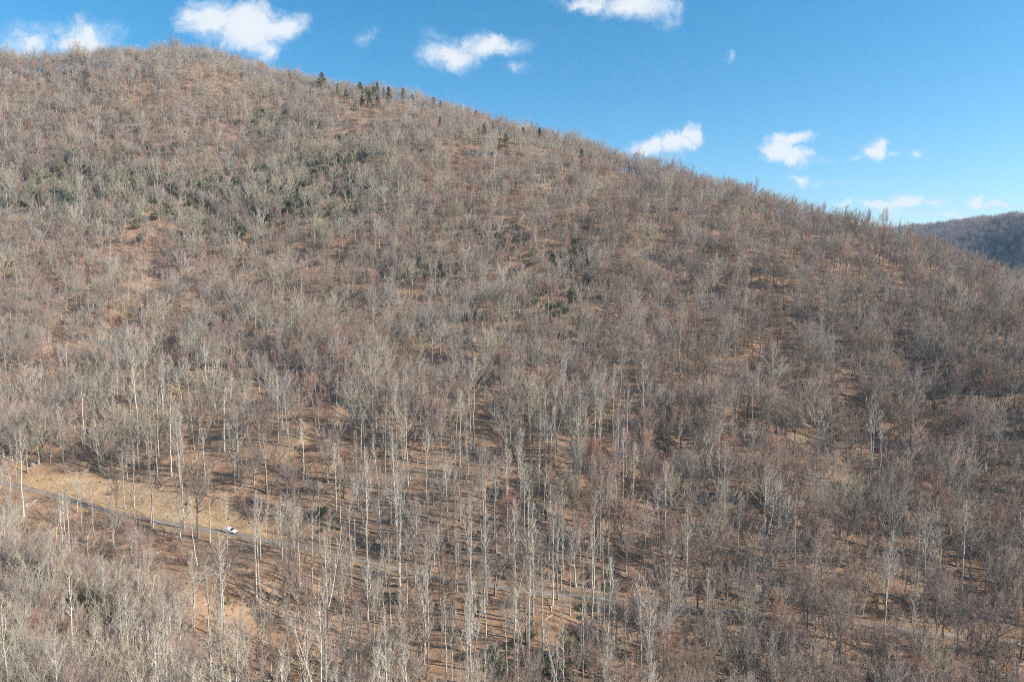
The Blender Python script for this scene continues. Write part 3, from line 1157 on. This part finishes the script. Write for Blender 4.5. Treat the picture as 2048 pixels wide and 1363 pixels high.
def make_laurel(sd):
    r = np.random.default_rng(sd)
    g = Geo()
    for _ in range(6):
        a = r.uniform(0, 6.283)
        P, d = grow([0, 0, -.1], [math.cos(a) * .8, math.sin(a) * .8, 1], r.uniform(1.4, 2.8), 3, .03, .15, r)
        g.tube(P, np.array([.05, .04, .03, .015]), 3, 0)
    n = 420
    c = r.normal(0, 1, (n, 3))
    c = unit(c) * r.uniform(.55, 1.0, n)[:, None] ** .6
    lump = 1 + .3 * np.sin(c[:, 0:1] * 5 + sd) * np.cos(c[:, 1:2] * 4 + sd * 2)
    c = c * lump * np.array([[2.0, 2.0, 1.15]]) + np.array([[0, 0, 1.75]])
    c = c[c[:, 2] > .3]
    n = len(c)
    d = unit(r.normal(0, 1, (n, 3)) + np.array([[0, 0, .4]]))
    s = unit(np.cross(d, r.normal(0, 1, (n, 3))))
    l = r.uniform(.16, .34, n)[:, None]
    w = l * .34
    v = np.stack([c - s * w, c + s * w, c + d * l * 1.6], 1)
    v2 = np.stack([c - s * w, c - d * l * 1.2, c + s * w], 1)
    g.tris(np.concatenate([v, v2]), 1)
    return g


BRUSH_COL = bpy.data.collections.new('brush_kinds')
for k in range(6):
    me = make_brush(300 + k, k % 2).mesh('brush', [M['dark'] if k % 3 else M['grey'], [M['twig_brown'], M['twig_red'], M['twig_grey']][k % 3]])
    BRUSH_COL.objects.link(bpy.data.objects.new('brush_%02d' % k, me))
LAUREL_COL = bpy.data.collections.new('laurel_kinds')
for k in range(4):
    me = make_laurel(400 + k).mesh('laurel', [M['dark'], M['laurel']])
    LAUREL_COL.objects.link(bpy.data.objects.new('laurel_%02d' % k, me))

nb = 9000
bx = rng.uniform(-520, 520, nb * 3)
by = rng.uniform(100, 700, nb * 3)
k = np.abs(bx) < by * .8 + 20
bx, by = bx[k], by[k]
bn = fbm(bx / 22, by / 22, 71, 2)
k = (bn > rng.uniform(-.5, .9, len(bx))) & (grid_sample(ROAD_D, bx, by) > 3.2) & (grid_sample(CLEAR, bx, by) < .4)
lim2 = np.interp(np.arctan2(bx, by), raz[o_], rr_[o_])
k &= np.hypot(bx, by) < lim2 + 15
bx, by = bx[k][:nb], by[k][:nb]
# denser brush in places: centre pixel, spread, count
for (u, v, su, sv, c) in [(250, 1110, 130, 22, 130), (430, 1130, 70, 14, 60), (120, 1060, 80, 20, 70), (505, 1018, 18, 14, 26), (180, 915, 70, 16, 50), (1000, 930, 50, 20, 30),
                          (220, 1000, 90, 20, 9), (1700, 640, 30, 12, 24), (1480, 1010, 60, 30, 40), (1750, 900, 120, 60, 90), (1100, 1120, 60, 20, 30), (1950, 1200, 80, 60, 60)]:
    for _ in range(c):
        p = hit(u + rng.normal(0, su), v + rng.normal(0, sv))
        if p is not None and grid_sample(ROAD_D, p[0], p[1]) > 3.2:
            bx = np.append(bx, p[0])
            by = np.append(by, p[1])
n = len(bx)
scatter('leafless_undergrowth', np.stack([bx, by, height(bx, by)], -1), np.stack([np.zeros(n), np.zeros(n), rng.uniform(0, 6.28, n)], -1),
        np.repeat(rng.uniform(.5, 1.15, n)[:, None], 3, 1), rng.integers(0, 6, n), BRUSH_COL, 'thin leafless brush and saplings between the tree trunks', 'undergrowth')

DEAD_COL = bpy.data.collections.new('dead_wood_kinds')
for k in range(4):
    r = np.random.default_rng(800 + k)
    g = Geo()
    for _ in range(4):
        a = r.uniform(0, 6.283)
        p = np.array([r.normal(0, 1.2), r.normal(0, 1.2), .1])
        P, _ = grow(p, [math.cos(a), math.sin(a), .06], r.uniform(1.5, 6.0), 3, -.01, .06, r)
        g.tube(P, r.uniform(.05, .13) * np.array([1, .85, .65, .3]), 4, 0)
        g.cones(P[1:3], P[1:3] + unit(r.normal(0, 1, (2, 3)) + np.array([[0, 0, .8]])) * .9, .03, 0)
    DEAD_COL.objects.link(bpy.data.objects.new('dead_%02d' % k, g.mesh('dead_wood', [M[['grey', 'pale', 'dark', 'lichen'][k]]])))
n = 2600
dy_ = rng.uniform(110, 480, n)
dx_ = rng.uniform(-.8, .8, n) * dy_
k = grid_sample(ROAD_D, dx_, dy_) > 4
dx_, dy_ = dx_[k], dy_[k]
n = len(dx_)
gxn = (height(dx_ + 1.5, dy_) - height(dx_ - 1.5, dy_)) / 3
gyn = (height(dx_, dy_ + 1.5) - height(dx_, dy_ - 1.5)) / 3
scatter('dead_branch_litter', np.stack([dx_, dy_, height(dx_, dy_)], -1), np.stack([np.arctan(gyn), -np.arctan(gxn), rng.uniform(-.6, .6, n)], -1),
        np.repeat(rng.uniform(.5, 1.2, n)[:, None], 3, 1), rng.integers(0, 4, n), DEAD_COL, 'dead branches and sticks strewn over the leaf litter', 'deadwood')

# laurel thickets: centre pixel, spread pixels, count
THICK = [(170, 365, 90, 22, 70), (60, 395, 70, 20, 40), (280, 350, 60, 30, 36), (420, 385, 60, 26, 44), (540, 400, 60, 30, 50), (600, 345, 40, 25, 26), (690, 335, 22, 22, 26), (560, 245, 46, 16, 40),
         (700, 300, 16, 16, 14), (650, 400, 50, 26, 26), (1000, 500, 40, 25, 8), (1150, 520, 34, 30, 9), (1110, 590, 40, 26, 7), (1060, 1345, 70, 26, 34), (1130, 1310, 60, 30, 22),
         (1185, 1190, 40, 22, 10), (1180, 1280, 30, 25, 8), (860, 530, 40, 25, 16), (330, 300, 30, 20, 10), (470, 440, 60, 30, 26),
         (100, 330, 50, 14, 12), (250, 430, 60, 30, 18), (1380, 850, 40, 25, 8), (40, 1330, 60, 25, 14), (90, 1230, 70, 25, 12), (640, 1040, 16, 10, 5)]
lp = []
for (u, v, su, sv, c) in THICK:
    for _ in range(int(c * (2.4 if v < 700 else 1.0))):
        p = hit(u + rng.normal(0, su * .85), v + rng.normal(0, sv * .85))
        if p is not None and grid_sample(ROAD_D, p[0], p[1]) > 4:
            lp.append(p + np.array([rng.normal(0, 1.5), rng.normal(0, 1.5), 0]))
lp = np.array(lp)
lp[:, 2] = height(lp[:, 0], lp[:, 1])
n = len(lp)
scatter('laurel_undergrowth', lp, np.stack([np.zeros(n), np.zeros(n), rng.uniform(0, 6.28, n)], -1), np.repeat((rng.uniform(.5, 1.15, n) * np.where(lp[:, 1] > 330, 1.45, .75))[:, None], 3, 1),
        rng.integers(0, 4, n), LAUREL_COL, 'dark green laurel thickets under the bare trees', 'undergrowth')

# ------------------------------------------------------------------ evergreens near the crest
def make_pine(sd, slender):
    r = np.random.default_rng(sd)
    H = 15.0
    trunk, crown = Geo(), Geo()
    t = np.linspace(0, 1, 8)
    ax = np.stack([np.cumsum(r.normal(0, .05, 8)), np.cumsum(r.normal(0, .05, 8)), t * H - .5 * (t == 0)], -1)
    trunk.tube(ax, .22 * (1 - .93 * t) + .015, 6, 0)
    h = .26
    tri = []
    while h < .99:
        nb_ = r.integers(4, 7)
        a0 = r.uniform(0, 6.28)
        L0 = min(1, (1 - h) * 1.6) ** .8 * (2.2 if slender else 3.3) + .25
        for j in range(nb_):
            a = a0 + j * 6.283 / nb_ + r.normal(0, .25)
            L = L0 * r.uniform(.55, 1.15)
            p = np.array([np.interp(h, t, ax[:, q]) for q in range(3)])
            d = np.array([math.cos(a), math.sin(a), r.uniform(-.25, .25) + .5 * h])
            P, _ = grow(p, d, L, 3, .06, .08, r)
            crown.tube(P, np.array([.04, .03, .02, .01]), 3, 0)
            m = int(14 + L * 14)
            f = r.uniform(.2, 1.0, m) ** .8 * 2.99
            i = f.astype(int)
            q = P[i] + (P[i + 1] - P[i]) * (f - i)[:, None]
            side = unit(np.cross(unit(P[-1] - P[0]), [0, 0, 1]))
            dd = unit(unit(P[-1] - P[0])[None] * .6 + side[None] * r.normal(0, .8, (m, 1)) + r.normal(0, .3, (m, 3)))
            l = r.uniform(.25, .55, m)[:, None]
            s = unit(np.cross(dd, r.normal(0, 1, (m, 3)))) * l * .28
            tri.append(np.stack([q - s, q + s, q + dd * l * 1.5], 1))
        h += r.uniform(.035, .06)
    crown.tris(np.concatenate(tri), 1)
    return trunk, crown, H


PINES = []
for k, (sl, mt) in enumerate([(True, 'pine'), (False, 'pine'), (False, 'pine_y'), (True, 'pine_y')]):
    a, b, H = make_pine(500 + k, sl)
    PINES.append((a.mesh('pine_trunk', [M['dark']], True), b.mesh('pine_crown', [M['dark'], M[mt]]), H))
for (u, v, h, k, lab) in PN:
    p = None
    for dv in (0, 6, 12, 20, 30, 45):
        p = hit(u, v + dv)
        if p is not None:
            break
    tr, cr, H = PINES[k]
    e = obj('evergreen_tree', None)
    s = h * .84 * float(rng.uniform(.82, 1.15)) * project(p)[2] / FPX / H
    e.location = p - np.array([0, 0, .1])
    wd = s * float(rng.uniform(.95, 1.4))
    e.scale = (wd, wd, s)
    e.rotation_euler = (0, 0, float(rng.uniform(0, 6.28)))
    tag(e, lab, 'tree', 'evergreens among the bare trees')
    obj('trunk', tr, e)
    obj('crown', cr, e)

# ------------------------------------------------------------------ boulders and fallen trunks
import bmesh
def rock_material():
    m, g = new_mat('weathered_rock')
    tc = g.new('ShaderNodeTexCoord')
    n = g.noise(tc.outputs['Object'], 1.3, 6.0, 0.65)
    n2 = g.noise(tc.outputs['Object'], 4.0, 5.0, 0.7)
    c = g.mix(g.ramp(n, .35, .65), c4((.17, .155, .135)), c4((.40, .375, .335)))
    c = g.mix(g.math('MULTIPLY', g.ramp(n2, .5, .7), .6), c, c4((.26, .29, .22)))
    bp = g.new('ShaderNodeBump')
    bp.inputs['Strength'].default_value = .8
    bp.inputs['Distance'].default_value = .25
    g.put(bp.inputs['Height'], n2)
    finish(g, c, .9, bp.outputs[0], .2)
    return m


M['rock'] = rock_material()


def make_rock(sd):
    bm = bmesh.new()
    bmesh.ops.create_icosphere(bm, subdivisions=3, radius=1.0)
    r = np.random.default_rng(sd)
    planes = [(unit(r.normal(0, 1, 3)), r.uniform(.5, .85)) for _ in range(9)]
    for v in bm.verts:
        p = np.array(v.co)
        for nrm, dd in planes:
            k = p @ nrm - dd
            if k > 0:
                p = p - nrm * k * .9
        p = p * (1 + .10 * math.sin(7 * p[0] + sd) * math.cos(6 * p[1] + 5 * p[2]) + .06 * math.sin(15 * p[2] + 9 * p[0]))
        v.co = p
    me = bpy.data.meshes.new('boulder')
    bm.to_mesh(me)
    bm.free()
    me.materials.append(M['rock'])
    return me


ROCKS = [make_rock(600 + k) for k in range(5)]
for i, (u, v, w, asp, lab) in enumerate([
        (380, 1006, 13, .8, 'rounded pale boulder on the bare cut bank above the road'),
        (203, 963, 8, .6, 'small pale rock at the upper edge of the bare bank'),
        (182, 862, 24, .6, 'large whitish rock outcrop among trunks uphill of the bare bank'),
        (945, 628, 26, .7, 'big lichened outcrop high in the middle of the slope'),
        (942, 683, 24, .9, 'dark streaked outcrop just below the big lichened one'),
        (853, 660, 16, .7, 'grey boulder with dark overhang, west of the two outcrops'),
        (84, 428, 20, 1.3, 'tall broken rock face in the trees at the far upper left'),
        (92, 452, 18, .7, 'low rock ledge under the tall broken rock face'),
        (742, 853, 18, .5, 'low grey rock among trunks on the middle slope'),
        (655, 469, 9, .7, 'small bright white rock on the upper slope'),
        (66, 932, 14, .8, 'pale round rock above the far end of the paved road'),
        (1030, 468, 12, .6, 'small grey rock by a bent dead limb on the upper slope'),
        (1880, 652, 16, .5, 'flat pale rock in a gap on the eastern slope'),
        (1000, 1108, 14, .5, 'low grey rock between the trunks just above the road'),
        (460, 1038, 6, .6, 'small pale stone on the bare bank uphill of the white car'),
        (500, 1046, 6, .6, 'small pale stone at the wooded end of the bare bank')]):
    p = hit(u, v)
    o = obj('boulder', ROCKS[i % 5])
    s = w * .42 * project(p)[2] / FPX
    o.scale = (s * 1.15, s * 1.1, s * asp * 1.25)
    o.location = p + np.array([0, 0, s * asp * .35])
    o.rotation_euler = (float(rng.normal(0, .2)), float(rng.normal(0, .2)), float(rng.uniform(0, 6.28)))
    tag(o, lab, 'rock')


def make_log(sd):
    r = np.random.default_rng(sd)
    g = Geo()
    P, _ = grow([0, 0, 0], [1, 0, 0], 1.0, 7, 0, .03, r)
    g.tube(P, np.linspace(.026, .010, 8), 7, 0)
    for _ in range(5):
        f = r.uniform(.35, .95)
        q = P[0] + (P[-1] - P[0]) * f
        g.cones(q[None], (q + unit(r.normal(0, 1, 3) + np.array([1, 0, .6])) * r.uniform(.05, .15))[None], .008, 0)
    return g.mesh('fallen_log', [M['pale']], True)


LOGS = [make_log(700 + k) for k in range(3)]
for i, (u0, v0, u1, v1, lab) in enumerate([
        (966, 814, 990, 795, 'pale fallen trunk lying slantwise in the middle of the slope'),
        (1009, 638, 1028, 621, 'white fallen trunk near the lichened outcrop'),
        (993, 566, 1004, 548, 'short white broken trunk above the lichened outcrop'),
        (1040, 440, 1052, 428, 'pale dead limb lying below the crest woods'),
        (1290, 760, 1330, 752, 'long grey log lying across the shaded slope'),
        (300, 800, 330, 812, 'grey fallen trunk in the woods uphill of the bare bank'),
        (700, 960, 745, 972, 'brownish fallen trunk in a leafy gap on the middle slope'),
        (1330, 1135, 1368, 1128, 'grey log lying flat above the road bend'),
        (1180, 1035, 1225, 1042, 'long log in the leaf litter above the road'),
        (1860, 905, 1900, 912, 'grey log lying in the shaded eastern woods'),
        (150, 1110, 175, 1140, 'pale leaning dead trunk on the near knoll')]):
    a, b = hit(u0, v0), hit(u1, v1)
    o = obj('fallen_log', LOGS[i % 3])
    d = Vector(b - a)
    if d.length > 16:
        d = d.normalized() * 16
    o.location = Vector(a) + Vector((0, 0, .22))
    o.rotation_euler = d.to_track_quat('X', 'Z').to_euler()
    L = d.length
    o.scale = (L, min(L, 9), min(L, 9))
    tag(o, lab, 'log')

# ------------------------------------------------------------------ the white car on the road shoulder
def build_car():
    white = simple('white_car_paint', (.78, .79, .80), .25, .6, var=.03)
    glass = simple('dark_window_glass', (.02, .025, .03), .08, .8, var=.05)
    rubber = simple('tyre_rubber', (.02, .02, .02), .8, .2)
    alloy = simple('alloy_rim', (.45, .45, .46), .35, .5, .8)
    lamp = simple('headlight_lens', (.7, .72, .74), .1, .8)
    red = simple('tail_light_lens', (.35, .02, .02), .2, .6)
    black = simple('black_trim', (.03, .03, .032), .6, .3)
    p = hit(437, 1078)
    k = int(np.argmin(np.hypot(road_line[:, 0] - p[0], road_line[:, 1] - p[1])))
    tdir = road_line[k + 2] - road_line[k - 2]
    if tdir[0] < 0:
        tdir = -tdir
    nrm = unit(np.array([-tdir[1], tdir[0], 0]))
    root = obj('parked_car', None)
    root.location = road_line[k] + nrm * .9 + np.array([0, 0, .10])
    root.rotation_euler = (0, math.atan2(-tdir[2], np.hypot(tdir[0], tdir[1])), math.atan2(tdir[1], tdir[0]))
    tag(root, 'white car with dark windows parked on the road below the bare bank', 'car')

    def loft(name, secs, mat, parent):
        """secs: x, half width bottom, half width top, z bottom, z top"""
        V, F = [], []
        for (x, wb, wt, zb, zt) in secs:
            zm = zb + (zt - zb) * .55
            wm = max(wb, wt) * 1.02
            V += [(x, -wb, zb), (x, -wm, zm), (x, -wt, zt), (x, wt, zt), (x, wm, zm), (x, wb, zb)]
        n = len(secs)
        for i in range(n - 1):
            for j in range(6):
                a, b = i * 6 + j, i * 6 + (j + 1) % 6
                F.append((a, b, b + 6, a + 6))
        F.append(tuple(range(6)))
        F.append(tuple((n - 1) * 6 + j for j in reversed(range(6))))
        me = mesh_from(name, V, F, [mat])
        o = obj(name, me, parent)
        bv = o.modifiers.new('edge', 'BEVEL')
        bv.width = .05
        bv.segments = 2
        return o
    body = loft('body', [(-2.25, .78, .74, .42, .88), (-2.1, .86, .82, .30, .98), (-1.2, .90, .86, .24, 1.00), (.6, .90, .86, .24, .98), (1.3, .89, .82, .24, .92), (2.05, .85, .76, .28, .80), (2.28, .74, .68, .40, .68)], white, root)
    loft('roof', [(-1.95, .80, .62, .985, 1.10), (-1.45, .80, .60, 1.0, 1.50), (-.2, .80, .62, 1.0, 1.56), (.35, .80, .60, 1.0, 1.48), (.5, .80, .62, .99, 1.40)], white, root)

    def panel(name, quad, mat, parent=root, th=.02):
        q = np.array(quad, float)
        nn = unit(np.cross(q[1] - q[0], q[2] - q[0])) * th
        V = np.concatenate([q - nn, q + nn])
        F = [(3, 2, 1, 0), (4, 5, 6, 7), (0, 1, 5, 4), (1, 2, 6, 5), (2, 3, 7, 6), (3, 0, 4, 7)]
        return obj(name, mesh_from(name, V, F, [mat]), parent)
    panel('windshield', [(1.22, -.74, .95), (1.22, .74, .95), (.48, .60, 1.44), (.48, -.60, 1.44)], glass)
    panel('rear_window', [(-2.02, .66, 1.04), (-2.02, -.66, 1.04), (-1.52, -.56, 1.47), (-1.52, .56, 1.47)], glass)
    for s in (-1, 1):
        panel('side_window', [(-.25, s * .815, 1.06), (.46, s * .80, 1.06), (.32, s * .655, 1.42), (-.25, s * .66, 1.47)], glass)
        panel('side_window', [(-1.30, s * .815, 1.06), (-.36, s * .815, 1.06), (-.36, s * .66, 1.47), (-1.25, s * .65, 1.42)], glass)
        panel('headlight', [(2.20, s * .48, .64), (2.12, s * .74, .64), (2.06, s * .74, .76), (2.14, s * .48, .76)], lamp)
        panel('tail_light', [(-2.26, s * .46, .70), (-2.20, s * .76, .70), (-2.18, s * .76, .88), (-2.26, s * .46, .88)], red)
        m = panel('mirror', [(.55, s * .90, 1.02), (.55, s * 1.06, 1.02), (.50, s * 1.06, 1.14), (.50, s * .90, 1.14)], white, th=.05)
        for x in (-1.38, 1.40):
            g = Geo()
            g.tube([(0, -.10, 0), (0, -.09, 0), (0, .09, 0), (0, .10, 0)], [.25, .33, .33, .25], 20, 0)
            w = obj('wheel', g.mesh('tyre', [rubber]), root)
            w.location = (x, s * .80, .33)
            g = Geo()
            g.tube([(0, -.08, 0), (0, .08, 0), (0, .085, 0)], [.20, .20, .02], 14, 0)
            rim = obj('rim', g.mesh('rim', [alloy]), w)
            rim.location = (0, s * .025, 0)
    panel('grille', [(2.27, -.42, .46), (2.27, .42, .46), (2.20, .42, .62), (2.20, -.42, .62)], black)
    panel('licence_plate', [(-2.27, .25, .60), (-2.27, -.25, .60), (-2.27, -.25, .72), (-2.27, .25, .72)], simple('plate', (.6, .6, .6)))


build_car()

# ------------------------------------------------------------------ the far wooded hill beyond the crest's end
def build_far():
    fx = np.arange(-1400, 2600, 25.0)
    fy = np.arange(900, 2950, 25.0)
    X, Y = np.meshgrid(fx, fy)
    # crest line: it comes forward towards the east, so the slope in view faces west, away from the sun
    C = np.array([at(u, v, d) for u, v, d in [(1500, 480, 2850), (1640, 472, 2780), (1780, 461, 2550), (1860, 457, 2250), (1950, 449, 1880), (2000, 443, 1700), (2048, 439, 1560), (2200, 432, 1300), (2500, 440, 1050)]])
    C = smooth_line(C, 30.0, 3)
    best = np.full(X.shape, 1e9)
    zc = np.zeros(X.shape)
    for p in C:
        dd = np.hypot(X - p[0], Y - p[1])
        k = dd < best
        best[k] = dd[k]
        zc[k] = p[2]
    Zf = zc - .50 * best + 16 * fbm(X / 230, Y / 230, 90, 3) * np.clip(best / 200, .1, 1)
    Zf = np.maximum(Zf, -60)
    n, m = len(fx), len(fy)
    V = np.stack([X.ravel(), Y.ravel(), Zf.ravel()], -1)
    i = np.arange(n - 1)[None] + np.arange(m - 1)[:, None] * n
    F = np.stack([i, i + 1, i + n + 1, i + n], -1).reshape(-1, 4)
    tag(obj('far_hill', mesh_from('far_hill', V, F, [M['ground']], smooth=True)), 'distant wooded hill beyond the low end of the crest', 'hill', kind='structure')
    k = 9000
    q = rng.integers(0, len(C), k * 3)
    x = C[q, 0] + rng.normal(0, 150, k * 3)
    y = C[q, 1] + rng.normal(0, 150, k * 3)
    uu, _v, _d = project(np.stack([x, y, x * 0], -1))
    ok = (uu > 1700) & (uu < 2150) & (y > 1020)
    x, y = x[ok][:k], y[ok][:k]
    k = len(x)
    fxi = np.clip((x - fx[0]) / 25, 0, n - 1.01)
    fyi = np.clip((y - fy[0]) / 25, 0, m - 1.01)
    a, b = fxi.astype(int), fyi.astype(int)
    s, t = fxi - a, fyi - b
    z = (Zf[b, a] * (1 - s) + Zf[b, a + 1] * s) * (1 - t) + (Zf[b + 1, a] * (1 - s) + Zf[b + 1, a + 1] * s) * t
    P = np.stack([x, y, z], -1)
    FAR = bpy.data.collections.new('far_kinds')
    use = [PROTO_COL.objects['kind_%03d' % q].data for q in BY['oak grey'][:2] + BY['maple reddish'][:2] + BY['oak dark'][:1]]
    for q, me in enumerate(use):
        FAR.objects.link(bpy.data.objects.new('far_%02d' % q, me))
    for q in range(2):
        g = Geo()
        for part in make_pine(520 + q, False)[:2]:
            v, f, mm = part.arrays()
            g.V.append(v); g.F.append(f + g.n); g.m.append(mm); g.n += len(v)
        FAR.objects.link(bpy.data.objects.new('far_%02d' % (5 + q), g.mesh('far_pine', [M['dark'], M['pine']])))
    ev = vnoise(x / 110, y / 140, 95) + .3 * (1900 - y) / 400 > .3
    idx = np.where(ev & (rng.uniform(0, 1, k) < .75), rng.integers(5, 7, k), rng.integers(0, 5, k))
    scl = np.repeat(rng.uniform(.85, 1.3, k)[:, None], 3, 1)
    scatter('far_forest', P, np.stack([np.zeros(k), np.zeros(k), rng.uniform(0, 6.28, k)], -1), scl, idx, FAR, 'distant blue-grey forest on the far hill', 'forest')


build_far()

# ------------------------------------------------------------------ haze
def build_haze():
    x0, x1, y0, y1, z0, z1 = -1500, 2700, -60, 3000, -80, 420
    zmin = min(float(Z.min()), -60.0) - 1.5
    z0 = min(z0, zmin)
    V = [(x0, y0, z0), (x1, y0, z0), (x1, y1, z0), (x0, y1, z0), (x0, y0, z1), (x1, y0, z1), (x1, y1, z1), (x0, y1, z1)]
    F = [(3, 2, 1, 0), (4, 5, 6, 7), (0, 1, 5, 4), (1, 2, 6, 5), (2, 3, 7, 6), (3, 0, 4, 7)]
    m = bpy.data.materials.new('haze_air')
    m.use_nodes = True
    nt = m.node_tree
    nt.nodes.clear()
    pv = nt.nodes.new('ShaderNodeVolumePrincipled')
    pv.inputs['Color'].default_value = (.44, .68, 1.0, 1)
    pv.inputs['Density'].default_value = 0.00008
    pv.inputs['Anisotropy'].default_value = 0.0
    out = nt.nodes.new('ShaderNodeOutputMaterial')
    nt.links.new(pv.outputs[0], out.inputs['Volume'])
    o = obj('haze', mesh_from('haze', V, F, [m]))
    tag(o, 'thin blue haze in the valley air', 'haze', kind='stuff')


build_haze()
print('Z range', Z.min(), Z.max())
